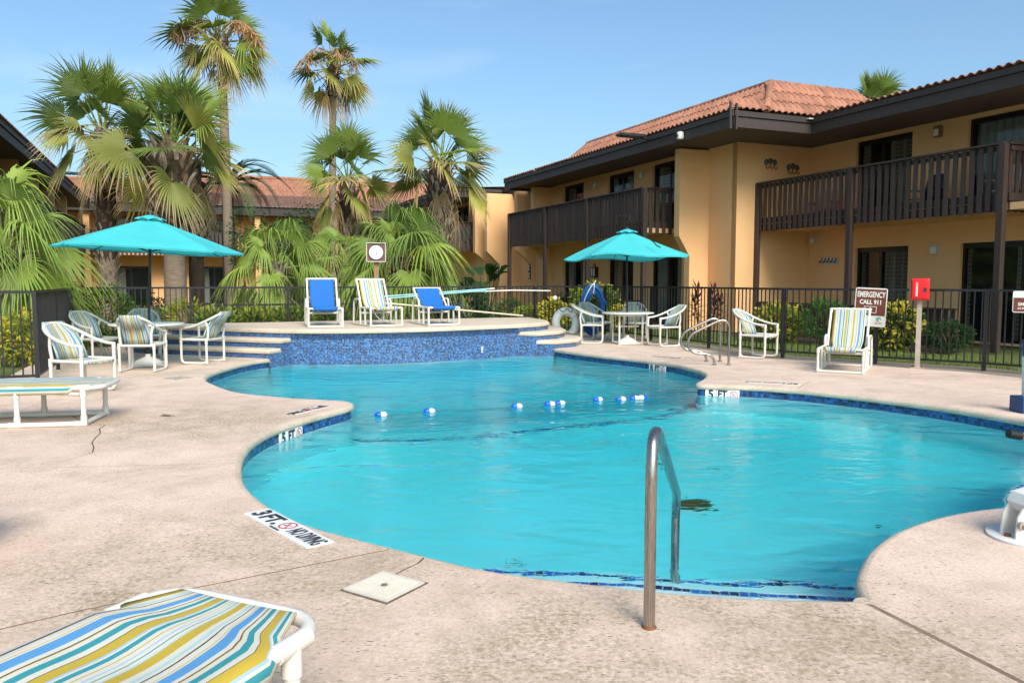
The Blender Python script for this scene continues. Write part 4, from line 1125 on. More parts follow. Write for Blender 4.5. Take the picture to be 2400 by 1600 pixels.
mb = MB(); mb.box(0, 0, 0.4, 0.115, 0.03, 0.8); sm_ = mb.mesh('slat', 'brown_wood')
for i in range(100):
    p = Lp(-4+i*0.18+0.1, 0.0); link('slat', sm_, lp_, (*p, 0.02), (0, 0, GRZ+pi/2))
t = thing('floodlight', 'black floodlight on an arm under the left eave', 'floodlight', (*Lp(10.3, -0.02), 5.3), GRZ+pi/2); f_flood(t)
wl_ = []
for k in (1.0, 3.2):
    t = thing('wall_sconce', ['slim wall sconce nearer the fan palm, left wing', 'slim wall sconce farther along the left wing'][k > 2], 'wall light', (*Lp(k+2.2, 0.85), 1.9), GRZ+pi/2)
    mb = MB(); mb.lathe([(0.03, -.2), (0.05, -.15), (0.05, .15), (0.03, .2)], 10, (0, -0.08, 0)); obj('lamp_body', mb, 'black_metal', t); mb = MB(); mb.box(0, -0.03, 0, 0.05, 0.06, 0.1); obj('bracket', mb, 'black_metal', t)

# back wing closing the court (runs along I)
back = thing('hotel_wing', 'back hotel wing with brown tiled roof behind the tall palms', 'building', (0, 0, 0))
BKX, BKY = -24.5, 42.0
def Kp(s, d): return (BKX + IX*s + UX*d, BKY + IY*s + UY*d)      # s right along the front, d behind the eave
def kbox(name, s0, s1, d0, d1, z0, z1, mat='stucco', parent=None):
    p = [Kp(s0, d0), Kp(s1, d0), Kp(s1, d1), Kp(s0, d1)]
    if area(p) < 0: p = p[::-1]
    mb = MB(); mb.prism(p, z0, z1); return obj(name, mb, mat, parent or back)
kbox('wall', -6, 26, 1.9, 2.1, 0, 5.3); kbox('soffit', -6, 26, 0.03, 1.9, 5.2, 5.25, 'soffit')
kbox('fascia', -6, 26, -0.03, 0.03, 5.17, 5.67, 'fascia_wood'); kbox('balcony_floor', 2, 18, 0.1, 1.9, 2.84, 2.98)
def corr(name, s0, s1, d0, z0, d1, z1, mat, rows, parent):
    # corrugated barrel-tile slope with stepped courses
    mb = MB(); n = int((s1-s0)/0.24); P = []
    for r in range(rows):
        for e in (0, 1):
            f = (r+e)/rows; rowp = []
            for j in range(n*4+1):
                s = s0+(s1-s0)*j/(n*4); h = 0.045*abs(cos(j*pi/4)) + (0.035 if e == 0 else 0.0)
                x, y = Kp(s, d0+(d1-d0)*f); rowp.append((x, y, z0+(z1-z0)*f+h))
            P.append(rowp)
    mb.grid(P); return obj(name, mb, mat, parent)
corr('roof', -6, 26, -0.15, 5.6, 3.4, 6.65, 'terracotta_brown', 9, back)
corr('mansard', 5.5, 26, 3.30, 6.60, 4.4, 7.85, 'terracotta', 4, back); corr('mansard', -6, 5.5, 3.30, 6.60, 4.0, 7.25, 'terracotta', 2, back)
kbox('ridge', 5.4, 26, 4.3, 4.55, 7.82, 7.95, 'terracotta'); kbox('ridge', -6, 5.4, 3.9, 4.15, 7.22, 7.35, 'terracotta')
for s in (1.8, 6.2, 10.6, 15.0, 19.4, 23.8): kbox('shear_wall', s, s+0.3, 0.3, 1.9, 0, 5.25)
for s0 in (3.0, 7.4, 11.8, 16.2, 20.6):
    for z0, z1 in ((0.05, 2.25), (3.0, 5.0)):
        wdw = kbox('window', s0, s0+2.0, 1.83, 1.89, z0, z1, 'dark_frame')
        for k in (0.08, 1.04):
            p = kbox('pane', s0+k, s0+k+0.88, 1.80, 1.825, z0+0.08, z1-0.12, 'window_glass'); p.parent = wdw
        p = kbox('curtain', s0+0.1, s0+0.7, 1.826, 1.829, z0+0.08, z1-0.12, 'curtain_plain'); p.parent = wdw
for s0, s1 in ((2.1, 6.2), (6.5, 10.6), (10.9, 15.0), (15.3, 19.4)):
    bl_ = kbox('balcony', s0, s1, -0.02, 0.12, 4.12, 4.16, 'brown_wood')
    mb = MB(); mb.box(0, 0, 0.655, 0.125, 0.03, 1.31); sm_ = mb.mesh('slat', 'brown_wood')
    for i in range(int((s1-s0)/0.21)):
        p = Kp(s0+0.1+i*0.21, 0.04); link('slat', sm_, bl_, (*p, 2.8), (0, 0, GRZ))
    b2 = kbox('back_rail', s0, s1, 0.08, 0.12, 2.95, 3.25, 'brown_wood'); b2.parent = bl_
def hang(name, label, cat, x, y, z, wd, h, rz, mat, group=None):
    # a towel folded over a rail: two sagging sheets joined over the top
    mb = MB(); rows = []
    for i in range(13):
        f = i/12; d = (f-0.5)*2; zz = -abs(d)*h*(1.0 if d < 0 else 0.75); yy = -0.045 if d < -0.04 else (0.045 if d > 0.04 else 0)
        rows.append([(wd*(j/8-0.5), yy+0.012*sin(j*1.7+i*0.3)*abs(d), zz+0.01*sin(j*1.1)) for j in range(9)])
    mb.grid(rows); t = thing(name, label, cat, (x, y, z), rz, group); o = obj('cloth', mb, mat, t, True, 80)
    sol = o.modifiers.new('thickness', 'SOLIDIFY'); sol.thickness = 0.008
    return t
for i, (s, wd, mt, lb_) in enumerate([(2.9, 0.75, 'towel_teal', 'teal towel over the back balcony rail'), (4.1, 1.5, 'towel_blue', 'mottled blue towel over the back balcony rail'), (5.5, 0.9, 'towel_red', 'red towel over the back balcony rail')]):
    x, y = Kp(s, 0.3); hang('hung_towel', lb_ + ' behind the left umbrella', 'towel', x, y, 3.95, wd, 0.85, GRZ, mt)
for k in range(2):
    x, y = Kp(6.35+k*9.0, 0.26); t = thing('room_number_sign', ['black room number plaque on the back wing left of the low palm', 'black room number plaque at the right of the back wing'][k], 'sign', (x, y, 1.7), GRZ); f_num(k)(t)
# ------------------------------------------------------------------ fences
FH = 1.31
def fence(label, p0, p1, spacing=0.115, posts=None, zb=0.0, pr=0.009):
    x0, y0 = p0; x1, y1 = p1; L = hypot(x1-x0, y1-y0); rz = atan2(y1-y0, x1-x0)
    t = thing('metal_fence', label, 'fence', (x0, y0, zb), rz, 'black metal fence around the pool')
    mb = MB(); mb.box(L/2, 0, FH-0.02, L+0.03, 0.045, 0.04); obj('top_rail', mb, 'black_metal', t)
    mb = MB(); mb.box(L/2, 0, 0.12, L, 0.03, 0.035); obj('bottom_rail', mb, 'black_metal', t)
    n = max(1, int(round(L/spacing))); mb = MB(); mb.box(0, 0, (FH+0.08)/2+0.02, 2*pr, 2*pr, FH-0.16); pm = mb.mesh('picket', 'black_metal')
    np_ = posts or max(1, int(round(L/2.1))); ps = [L*i/np_ for i in range(np_+1)]
    for i in range(n):
        x = (i+0.5)*L/n
        if min(abs(x-q) for q in ps) > 0.04: link('picket', pm, t, (x, 0, 0), (0, 0, random.uniform(-.05, .05)))
    mb = MB(); mb.box(0, 0, FH/2-0.005, 0.052, 0.052, FH-0.01); qm = mb.mesh('post', 'black_metal')
    for q in ps: link('post', qm, t, (q, 0, 0))
    return t
fence('near left stretch of black fence cut by the left picture edge', (CR1[0]-IX*5.2, CR1[1]-IY*5.2), CR1)
fence('left side stretch of black fence receding behind the left table chairs', CR1, CR2)
fence('long back stretch of black fence behind the raised terrace', CR2, CR3)
fence('receding right stretch of black fence behind the right umbrella table', CR3, F4)
fence('angled stretch of black fence holding the emergency sign', F4, F5)
fence('short stretch of black fence holding the no smoking sign', F5, (F5[0]+0.62*2.4, F5[1]-0.785*2.4))
# low rail of black bars beyond the back fence
t = thing('low_railing', 'low black rail beyond the back fence among bright low plants', 'railing', (-7.0, 19.0, 0), GRZ)
mb = MB(); mb.box(1.6, 0, 0.86, 3.3, 0.05, 0.05); obj('top_rail', mb, 'black_metal', t)
mb = MB(); mb.box(1.6, 0, 0.25, 3.3, 0.03, 0.03); obj('bottom_rail', mb, 'black_metal', t)
for i in range(3): mb = MB(); mb.box(i*1.6, 0, 0.42, 0.07, 0.07, 0.84); obj('post', mb, 'black_metal', t)
for i in range(14): mb = MB(); mb.box(0.2+i*0.22, 0, 0.55, 0.015, 0.015, 0.6); obj('bar', mb, 'black_metal', t)

# ------------------------------------------------------------------ PVC furniture
PR = 0.021
def fitting(parent, p, d, r=PR*1.22, L=0.07):
    p = Vector(p); d = Vector(d).normalized(); mb = MB(); mb.tube([p - d*L/2, p + d*L/2], r, 10); obj('pipe_fitting', mb, 'pvc', parent, True, 50)
def pipe(name, parent, pts, fr=0.06, r=PR, mat='pvc'):
    mb = MB(); mb.tube(fillet(pts, fr, 5), r, 10); return obj(name, mb, mat, parent, True, 50)
def make_chair(label):
    # armchair: pipe legs with runners, a hoop that is arms and back in one, striped sling
    t = thing('patio_chair', label, 'chair'); hw = 0.27
    for s in (-1, 1):
        x = s*hw
        pipe('leg_frame', t, [(x, 0.24, 0.44), (x, 0.24, 0.022), (x, -0.245, 0.022), (x, -0.245, 0.62)], 0.09)
        fitting(t, (x, 0.24, 0.41), (0, 0, 1), L=0.1); fitting(t, (x, -0.245, 0.42), (0, 0, 1), L=0.1); fitting(t, (x, 0.24, 0.05), (0, 0, 1)); fitting(t, (x, -0.245, 0.60), (0, 0, 1), L=0.08)
        pipe('back_post', t, [(s*0.235, 0.245, 0.42), (s*0.245, 0.27, 0.62), (s*0.265, 0.235, 0.735)], 0.08)
        pipe('seat_rail', t, [(x, -0.24, 0.43), (x, 0.24, 0.43)])
    hoop = [(-hw, -0.255, 0.625), (-0.278, -0.13, 0.635), (-0.285, 0.03, 0.67), (-0.278, 0.19, 0.73), (-0.245, 0.33, 0.80), (-0.16, 0.435, 0.865), (0, 0.475, 0.89)]
    hoop += [(-x, y, z) for x, y, z in hoop[-2::-1]]
    mb = MB(); mb.tube(cr_smooth(hoop, 6), PR, 10); obj('arm_hoop', mb, 'pvc', t, True, 50)
    for y in (-0.245, 0.24): pipe('cross_rail', t, [(-hw, y, 0.425), (hw, y, 0.425)])
    mb = MB(); rows = []
    for i in range(9):
        f = i/8; y = -0.275+0.53*f
        z = 0.452 - 0.03*sin(pi*f) - (0.035 if i == 0 else 0)
        rows.append([(0.245*(2*j/10-1), y, z-0.015*sin(pi*j/10)) for j in range(11)])
    mb.grid(rows); o = obj('seat_sling', mb, 'stripes_chair', t, True, 80); o.modifiers.new('thickness', 'SOLIDIFY').thickness = 0.022
    mb = MB(); rows = []
    pr = [(0.215, 0.445, 0.235), (0.25, 0.55, 0.235), (0.30, 0.66, 0.23), (0.355, 0.76, 0.21), (0.425, 0.85, 0.175), (0.462, 0.905, 0.165), (0.492, 0.915, 0.16), (0.50, 0.87, 0.16), (0.468, 0.80, 0.165), (0.40, 0.70, 0.18)]
    for y, z, hw_ in pr:
        rows.append([(hw_*(2*j/10-1), y - 0.07*(abs(2*j/10-1)**2)*(1 if z < 0.84 else 0.35), z) for j in range(11)])
    mb.grid(rows); o = obj('back_sling', mb, 'stripes_chair', t, True, 80); o.modifiers.new('thickness', 'SOLIDIFY').thickness = 0.016
    return t
def face(fx, fy): return atan2(fy, fx) + pi/2          # rotation that turns local -y to (fx, fy)
chair0 = None
def place_chair(x, y, f, label, group, z=0.0):
    global chair0
    if chair0 is None: chair0 = make_chair(label); c = chair0
    else: c = copy_tree(chair0)
    c.location = (x, y, z); c.rotation_euler = (0, 0, face(*f)); c['label'] = label; c['group'] = group; return c
g1, g2 = 'striped chairs at the left umbrella table', 'striped chairs at the right umbrella table'
place_chair(-5.55, 10.25, (.96, -.28), 'striped patio chair nearest the flat lounger, apart from the left table', g1)
place_chair(-7.35, 14.05, (.9, -.42), 'striped patio chair at the left table against the side fence', g1)
place_chair(-6.95, 15.0, (.45, -.9), 'striped patio chair mostly hidden behind the left table', g1)
place_chair(-5.93, 12.75, (-.05, 1), 'striped patio chair with its back to us at the left table', g1)
place_chair(-5.45, 14.0, (-.98, .2), 'striped patio chair at the left table beside the terrace steps', g1)
place_chair(1.86, 18.45, (.99, -.14), 'striped patio chair in front of the blue hose, right table', g2)
place_chair(2.06, 19.55, (.55, -.83), 'striped patio chair behind another, below the blue hose coil', g2)
place_chair(3.0, 19.45, (-.1, -1), 'striped patio chair half hidden behind the right table', g2)
place_chair(3.36, 17.6, (-.94, -.33), 'striped patio chair between the right table and the handrails', g2)
place_chair(4.64, 14.95, (.75, -.66), 'lone striped patio chair between handrails and lounge chair', 'lone chair')

def make_table(label):
    t = thing('patio_table', label, 'table')
    mb = MB(); mb.lathe([(0.56, 0.690), (0.592, 0.692), (0.60, 0.705), (0.592, 0.722), (0.56, 0.726), (0.02, 0.722)], 48); obj('table_top', mb, 'white_plastic', t, True, 30)
    q = 0.27
    for sx in (-1, 1):
        for sy in (-1, 1):
            pipe('leg', t, [(sx*q, sy*q, 0.0), (sx*q, sy*q, 0.69)])
            fitting(t, (sx*q, sy*q, 0.40), (0, 0, 1)); fitting(t, (sx*q, sy*q, 0.03), (0, 0, 1))
    for z in (0.025, 0.66):
        for s in (-1, 1): pipe('rail', t, [(-q, s*q, z), (q, s*q, z)]); pipe('rail', t, [(s*q, -q, z), (s*q, q, z)])
    pipe('cross_brace', t, [(-q, 0, 0.40), (q, 0, 0.40)]); return t
def make_base(label):
    t = thing('umbrella_base', label, 'umbrella base')
    mb = MB(); mb.lathe([(0.235, 0.0), (0.245, 0.02), (0.24, 0.05), (0.20, 0.085), (0.09, 0.14), (0.045, 0.16), (0.04, 0.20)], 32); obj('weight', mb, 'white_plastic', t, True, 40)
    mb = MB(); mb.tube([(0, 0, 0.19), (0, 0, 0.33)], 0.03, 12); obj('sleeve', mb, 'black_plastic', t, True)
    return t
def make_umbrella(label, r, top, hem, wave=0.0):
    t = thing('market_umbrella', label, 'umbrella')
    mb = MB(); mb.tube([(0, 0, 0.16), (0, 0, top-0.08)], 0.021, 12); obj('pole', mb, 'black_metal', t, True)
    mb = MB(); mb.tube([(0, 0, 1.18), (0, 0, 1.30)], 0.033, 12); mb.tube([(0.02, 0, 1.24), (0.09, 0, 1.24)], 0.012, 8); obj('crank_hub', mb, 'black_plastic', t, True)
    n, K, R_ = 8, 7, 8
    # canopy: eight gores; between ribs the cloth sags a little and the hem scoops up
    rows = []
    for i in range(R_+1):
        f = 0.09+0.91*i/R_; row = []
        for k in range(n*K+1):
            a = 2*pi*k/(n*K); u = (k % K)/K; s = sin(pi*u)
            edge = cos(pi/n)/cos((a % (2*pi/n))-pi/n)
            rr = r*f*(edge*(1-0.02*s*f*f))
            z = top-0.05-(top-hem)*(0.96*f + 0.04*f*f) - 0.035*s*f*(1-f)*2 + (wave*sin(3*a+1)+wave*0.7*sin(5*a))*f**4
            row.append((rr*cos(a), rr*sin(a), z))
        rows.append(row)
    mb = MB(); mb.grid(rows); o = obj('canopy', mb, 'canopy', t, True, 24)
    hm = MB(); edge_p = rows[-1]
    hm.grid([edge_p, [(x*0.994, y*0.994, z-0.028) for x, y, z in edge_p]]); obj('hem', hm, 'canopy', o)
    # vent cap, scalloped
    cap = []
    for i in range(5):
        f = i/4; row = []
        for k in range(n*K+1):
            a = 2*pi*k/(n*K); u = (k % K)/K; rr = 0.025+r*0.145*f
            row.append((rr*cos(a), rr*sin(a), top-0.005-0.095*f**1.3 + (0.03*sin(pi*u)*(f**3))))
        cap.append(row)
    mb = MB(); mb.grid(cap); obj('vent_cap', mb, 'canopy', t, True, 30)
    mb = MB(); mb.lathe([(0.03, top-0.02), (0.05, top), (0.045, top+0.025), (0.02, top+0.035)], 12); obj('finial', mb, 'black_plastic', t, True)
    for k in range(n):
        a = 2*pi*k/n; q = MB(); q.tube([(0.03*cos(a), 0.03*sin(a), top-0.17), (r*0.975*cos(a), r*0.975*sin(a), hem-0.075)], 0.008, 6); rb = obj('rib', q, 'black_metal', t)
        q = MB(); q.tube([(0.03*cos(a), 0.03*sin(a), top-0.62), (r*0.5*cos(a), r*0.5*sin(a), top-(top-hem)*0.53-0.13)], 0.007, 6); obj('strut', q, 'black_metal', rb)
    return t
TL, TR_ = (-6.22, 13.55), (2.65, 18.25)
for (x, y), lb, rz in ((TL, 'left', 0.4), (TR_, 'right', 0.15)):
    t = make_table('round white table under the %s turquoise umbrella' % lb); t.location = (x, y, 0); t.rotation_euler.z = rz; t['group'] = 'round white tables'
    t = make_base('white domed umbrella base under the %s table' % lb); t.location = (x, y, 0); t['group'] = 'umbrella bases'
u1 = make_umbrella('turquoise umbrella over the left table in front of palm trunks', 1.51, 2.56, 2.02, 0.01); u1.location = (TL[0], TL[1], 0); u1.rotation_euler = (0, R(2.6), 0.30); u1['group'] = 'turquoise umbrellas'
u2 = make_umbrella('turquoise umbrella with wavy hem over the right table', 1.46, 2.62, 2.03, 0.045); u2.location = (TR_[0], TR_[1], 0); u2.rotation_euler = (0, R(-0.8), 0.1); u2['group'] = 'turquoise umbrellas'
mb = MB(); mb.tube(fillet([(0.25, -1.0, 2.33), (0.29, -1.12, 2.28), (0.33, -1.2, 2.20), (0.39, -1.32, 2.14)], 0.03), 0.014, 6); obj('tie_strap', mb, 'black_plastic', u2)

def make_lounge(label, mat, back, seat_z=0.375):
    # upright lounge chair: box base on runners, rounded arms, sling seat and backrest. back = (y, z) of the backrest's top
    t = thing('lounge_chair', label, 'lounge chair'); hw = 0.33
    for s in (-1, 1):
        x = s*hw
        pipe('runner', t, [(x, -0.58, 0.022), (x, 0.60, 0.022)])
        pipe('arm', t, [(x, 0.10, 0.022), (x, 0.10, 0.54), (x, 0.52, 0.54), (x, 0.585, 0.022)], 0.10)
        for y in (-0.58, -0.22): pipe('leg', t, [(x, y, 0.022), (x, y, seat_z)])
        pipe('seat_rail', t, [(x*0.99, -0.58, seat_z), (x*0.99, 0.12, seat_z)])
        for y in (-0.58, -0.22, 0.10): fitting(t, (x, y, 0.05), (0, 0, 1)); fitting(t, (x, y, seat_z-0.03), (0, 0, 1))
        fitting(t, (x, -0.55, 0.022), (0, 1, 0)); fitting(t, (x, 0.10, 0.30), (0, 0, 1)); fitting(t, (x*0.9, back[0], back[1]-0.02), (0, 0.3, 1))
        pipe('back_rail', t, [(x*0.9, 0.13, seat_z), (x*0.9, back[0], back[1])])
    for y, z in ((-0.58, 0.022), (-0.58, seat_z), (0.10, 0.26), (0.58, 0.022)): pipe('cross_rail', t, [(-hw, y, z), (hw, y, z)])
    pipe('head_rail', t, [(-hw*0.9, back[0], back[1]), (hw*0.9, back[0], back[1])])
    sw = 0.225; rows = []
    prof = [(-0.575, seat_z-0.055), (-0.615, seat_z-0.035), (-0.628, seat_z), (-0.612, seat_z+0.03), (-0.56, seat_z+0.034), (-0.4, seat_z+0.005), (-0.2, seat_z-0.012), (0.0, seat_z-0.016), (0.10, seat_z+0.004)]
    N = 8
    for i in range(1, N+1):
        f = i/N; prof.append((0.125+(back[0]-0.125)*f - 0.006 + 0.02*sin(pi*f), seat_z+0.012+(back[1]-seat_z)*f))
    prof += [(back[0]+0.008, back[1]+0.025), (back[0]+0.027, back[1]+0.005), (back[0]+0.022, back[1]-0.05)]
    for i, (y, z) in enumerate(prof):
        wdt = sw if z < seat_z+0.03 else sw+0.02
        rows.append([(wdt*(2*j/10-1), y, z - 0.004*sin(3*j+i)) for j in range(11)])
    mb = MB(); mb.grid(rows); o = obj('sling', mb, mat, t, True, 80); o.modifiers.new('thickness', 'SOLIDIFY').thickness = 0.008
    return t
mU = (0.387, -0.922)
def put(t, x, y, z, f, grp=None):
    t.location = (x, y, z); t.rotation_euler.z = face(*f)
    if grp: t['group'] = grp
    return t
G3 = 'lounge chairs on the raised terrace'
put(make_lounge('upright bright blue lounge chair at the left end of the terrace', 'blue_sling', (0.42, 0.96)), -3.86, 16.3, ZT, (0.30, -0.95), G3)
put(make_lounge('upright striped lounge chair between the two blue ones on the terrace', 'stripes', (0.45, 0.95)), -2.80, 16.55, ZT, (0.47, -0.88), G3)
put(make_lounge('reclined blue lounge chair on the terrace, right of the striped one', 'blue_sling', (0.60, 0.76)), -1.63, 16.92, ZT, (0.40, -0.92), G3)
put(make_lounge('upright striped lounge chair in front of the emergency sign', 'stripes', (0.45, 0.97)), 5.42, 12.9, 0, (-0.5, -0.87), 'lounge chair beside the phone post')

def make_bed(label, L=1.95, mat='stripes_bed', hw=0.33, z=0.385):
    # flat sun lounger; local -y is the foot end
    t = thing('sun_lounger', label, 'sun lounger'); r = 0.025; y0, y1 = -L/2, L/2
    pts = [(-hw, y1, z), (-hw, y0, z), (hw, y0, z), (hw, y1, z)]
    pipe('bed_frame', t, pts, 0.16, r)
    pipe('head_rail', t, [(-hw, y1, z), (hw, y1, z)], r=r)
    ys = (y0+0.17, y0+0.78, y1-0.6, y1-0.08)
    for s in (-1, 1):
        pipe('runner', t, [(s*hw, y0+0.17, r), (s*hw, y1-0.08, r)], r=r)
        for y in ys:
            pipe('leg', t, [(s*hw, y, r), (s*hw, y, z)], r=r)
            fitting(t, (s*hw, y, 0.06), (0, 0, 1), r*1.25, 0.09); fitting(t, (s*hw, y, z-0.045), (0, 0, 1), r*1.25, 0.09)
            fitting(t, (s*hw, y, z), (0, 1, 0), r*1.2, 0.14); fitting(t, (s*hw, y+(0.03 if y < 0 else -0.03), r), (0, 1, 0), r*1.2, 0.12)
    for y in (y0+0.17, y1-0.08): pipe('cross_rail', t, [(-hw, y, r), (hw, y, r)], r=r)
    # sling wrapped over the long side rails, tucked round the foot rail
    rows = []; n = 36
    for i in range(n+1):
        f = i/n; y = y0-0.022+(L-0.02)*f
        endk = 0.60 if i == 0 else (0.62+0.38*min(1, (i-0.0)/5.0))
        sag = 0.028*sin(pi*f)+0.006*sin(i*0.9)
        wk = max(0.0, min(1.0, (i-4)/2.0))       # how far this row is wrapped down over the side pipes
        row = []
        for j in range(21):
            u = 2*j/20-1
            flat_p = (u*(hw+0.012)*endk, z+r+0.006 - sag*(1-u*u) - (0.03 if i == 0 else 0))
            if 2 <= j <= 18: q_ = ((j-10)/8*(hw+0.002), z+r+0.010 - sag*(1-((j-10)/8)**2))
            elif j in (1, 19): q_ = ((hw+0.036)*(1 if j > 10 else -1), z+0.002)
            else: q_ = ((hw+0.026)*(1 if j > 10 else -1), z-0.06)
            row.append((flat_p[0]*(1-wk)+q_[0]*wk, y, flat_p[1]*(1-wk)+q_[1]*wk))
        rows.append(row)
    mb = MB(); mb.grid(rows); o = obj('sling', mb, mat, t, True, 80); o.modifiers.new('thickness', 'SOLIDIFY').thickness = 0.005
    return t
G4 = 'flat striped sun loungers'
def bed_at(label, ex, ey, f, L=1.95):
    # ex, ey: middle of the foot end; f: direction the foot end points
    t = make_bed(label, L); fx, fy = Vector(f).normalized(); t.location = (ex-fx*L/2, ey-fy*L/2, 0); t.rotation_euler.z = face(fx, fy); t['group'] = G4
    return t
bed_at('big striped sun lounger in the near left foreground', -0.88, 2.545, (0.40, 0.917))
bed_at('flat striped sun lounger at the left edge beside the black fence', -4.16, 8.22, (0.97, 0.17))
bed_at('sun lounger of which only a striped corner shows at the left edge', -2.76, 4.0, (0.93, 0.12))

# ------------------------------------------------------------------ pool fittings
t = thing('grab_rail', 'single curved stainless grab rail in the foreground over the entry steps', 'handrail', (0.575, 3.24, 0))
P = [(0, 0, -0.02), (0, 0, 0.60), (0.004, 0.01, 0.70), (0.015, 0.05, 0.775), (0.035, 0.11, 0.805), (0.06, 0.19, 0.785), (0.09, 0.29, 0.735), (0.35, 1.16, 0.26), (0.372, 1.26, 0.19), (0.38, 1.31, 0.10), (0.38, 1.32, -0.02), (0.38, 1.32, -0.60)]
mb = MB(); mb.tube([P[0], P[1]] + [tuple(p) for p in cr_smooth(P[2:7], 6)] + [tuple(p) for p in cr_smooth(P[7:], 5)], 0.0245, 20); obj('rail', mb, 'stainless', t, True, 60)
mb = MB(); mb.lathe([(0.027, -0.004), (0.032, 0.002), (0.026, 0.012)], 20); obj('rust_collar', mb, 'rust', t)
for i, y in enumerate((14.2, 13.63)):
    t = thing('grab_rail', ['far rail of the looped stainless pool handrails', 'near rail of the looped stainless pool handrails'][i], 'handrail', (3.6, y, 0), 0, 'looped pool handrails')
    pts = [(0.125, 0, -0.02), (0.125, 0, 0.58), (0.115, 0, 0.68), (0.06, 0, 0.755), (-0.03, 0, 0.765), (-0.13, 0, 0.725), (-0.42, 0, 0.585), (-0.52, 0, 0.52), (-0.575, 0, 0.42), (-0.575, 0, 0.32), (-0.51, 0, 0.235), (-0.40, 0, 0.20), (-0.26, 0, 0.185), (-0.17, 0, 0.15), (-0.125, 0, 0.07), (-0.122, 0, -0.02)]
    mb = MB(); mb.tube(cr_smooth(pts, 5), 0.022, 16); obj('rail', mb, 'stainless', t, True, 60)
    for x in (0.125, -0.122):
        mb = MB(); mb.lathe([(0.045, -0.003), (0.045, 0.006), (0.024, 0.018)], 16, (x, 0, 0)); obj('flange', mb, 'stainless', t, True)
# depth markers let into the deck
def no_dive(parent, r, loc, rot):
    e = link('no_diving_symbol', None, parent, loc, rot)
    mb = MB(); n = 28
    vs = [((r if q else r*0.82)*cos(2*pi*k/n), (r if q else r*0.82)*sin(2*pi*k/n), 0.0012) for q in (0, 1) for k in range(n)]
    mb.add(vs, [(k, n+k, n+(k+1) % n, (k+1) % n)[::-1] for k in range(n)])
    mb.box(0, 0, 0.0012, r*1.75, r*0.15, 0.0012, -0.85); e2 = obj('red_ring', mb, 'marker_red', e)
    mb = MB(); mb.box(-r*0.25, -r*0.1, 0.0008, r*0.5, r*0.14, 0.001, 0.5); mb.box(r*0.22, r*0.2, 0.0008, r*0.35, r*0.10, 0.001, 0.9); obj('diver_mark', mb, 'ink', e)
    return e
def deck_marker(label, x, y, rz, num, L=0.86, wd=0.165, small=True):
    t = thing('depth_marker', label, 'depth marker', (x, y, 0.0), rz, 'depth markers')
    for k in range(4):
        mb = MB(); mb.box(-L/2+L*(k+0.5)/4, 0, 0.001, L/4-0.002, wd, 0.008); obj('plate', mb, 'marker_white', t)
    lettering(num, 0.165, 'ink', t, (-L*0.41, 0, 0.006), (0, 0, 0), 0.006)
    lettering('FT.', 0.155, 'ink', t, (-L*0.22, 0, 0.006), (0, 0, 0), 0.006)
    no_dive(t, 0.058, (-L*0.005, 0.012, 0.006), (0, 0, 0)); lettering('NO DIVING', 0.022, 'ink', t, (-L*0.02, -wd*0.42, 0.006), (0, 0, 0), 0.0006)
    lettering('NO DIVING', 0.15, 'ink', t, (L*0.29, 0, 0.006), (0, 0, 0), 0.002, 0.42)
    return t
deck_marker('white deck marker reading 3 FT NO DIVING on the near left rim', -1.33, 4.60, atan2(4.27-4.96, -1.03+1.625), '3')
deck_marker('deck marker reading 5 FT on the left point of the deck', -2.285, 8.87, atan2(-.544, -.23), '5', 0.62, 0.14)
deck_marker('faint deck marker reading 5 FT on the right point of the deck', 3.70, 11.20, atan2(.30, -.71), '5', 0.72, 0.14)
deck_marker('faint deck marker left of the looped handrails', 2.93, 14.93, atan2(.62, -.62), '8', 0.62, 0.14)
def wall_marker(label, pts_seg, i0, num, ht=0.15):
    # three white tiles on the waterline band reading depth, FT and the no-diving ring
    p0 = Vector((*pts_seg[0], 0)); d = (Vector((*pts_seg[1], 0))-p0).normalized()
    t = thing('depth_marker', label, 'depth marker', (p0.x, p0.y, -0.150), atan2(d.y, d.x), 'depth markers')
    for k in range(3):
        mb = MB(); mb.box(0.075+k*0.155, 0, 0, 0.15, 0.012, ht); pl = obj('tile_plate', mb, 'marker_white', t)
    q = (pi/2, 0, 0)
    lettering(num, 0.15, 'ink', t, (0.075, -0.0075, 0.012), q, 0.006); lettering('FT', 0.14, 'ink', t, (0.23, -0.0075, 0.012), q, 0.006, 0.85)
    no_dive(t, 0.055, (0.385, -0.0075, 0.01), q); return t
wall_marker('white waterline tiles reading 5 FT on the right deck point', [(2.715, 11.098), (3.22, 10.975)], 0, '5')
wall_marker('white waterline tiles reading 5 FT under the left rim', [(-2.325, 7.86), (-2.222, 8.28)], 0, '5')
wall_marker('white waterline tiles at the deep end below the handrails', [(2.508, 14.477), (2.735, 14.07)], 0, '8')
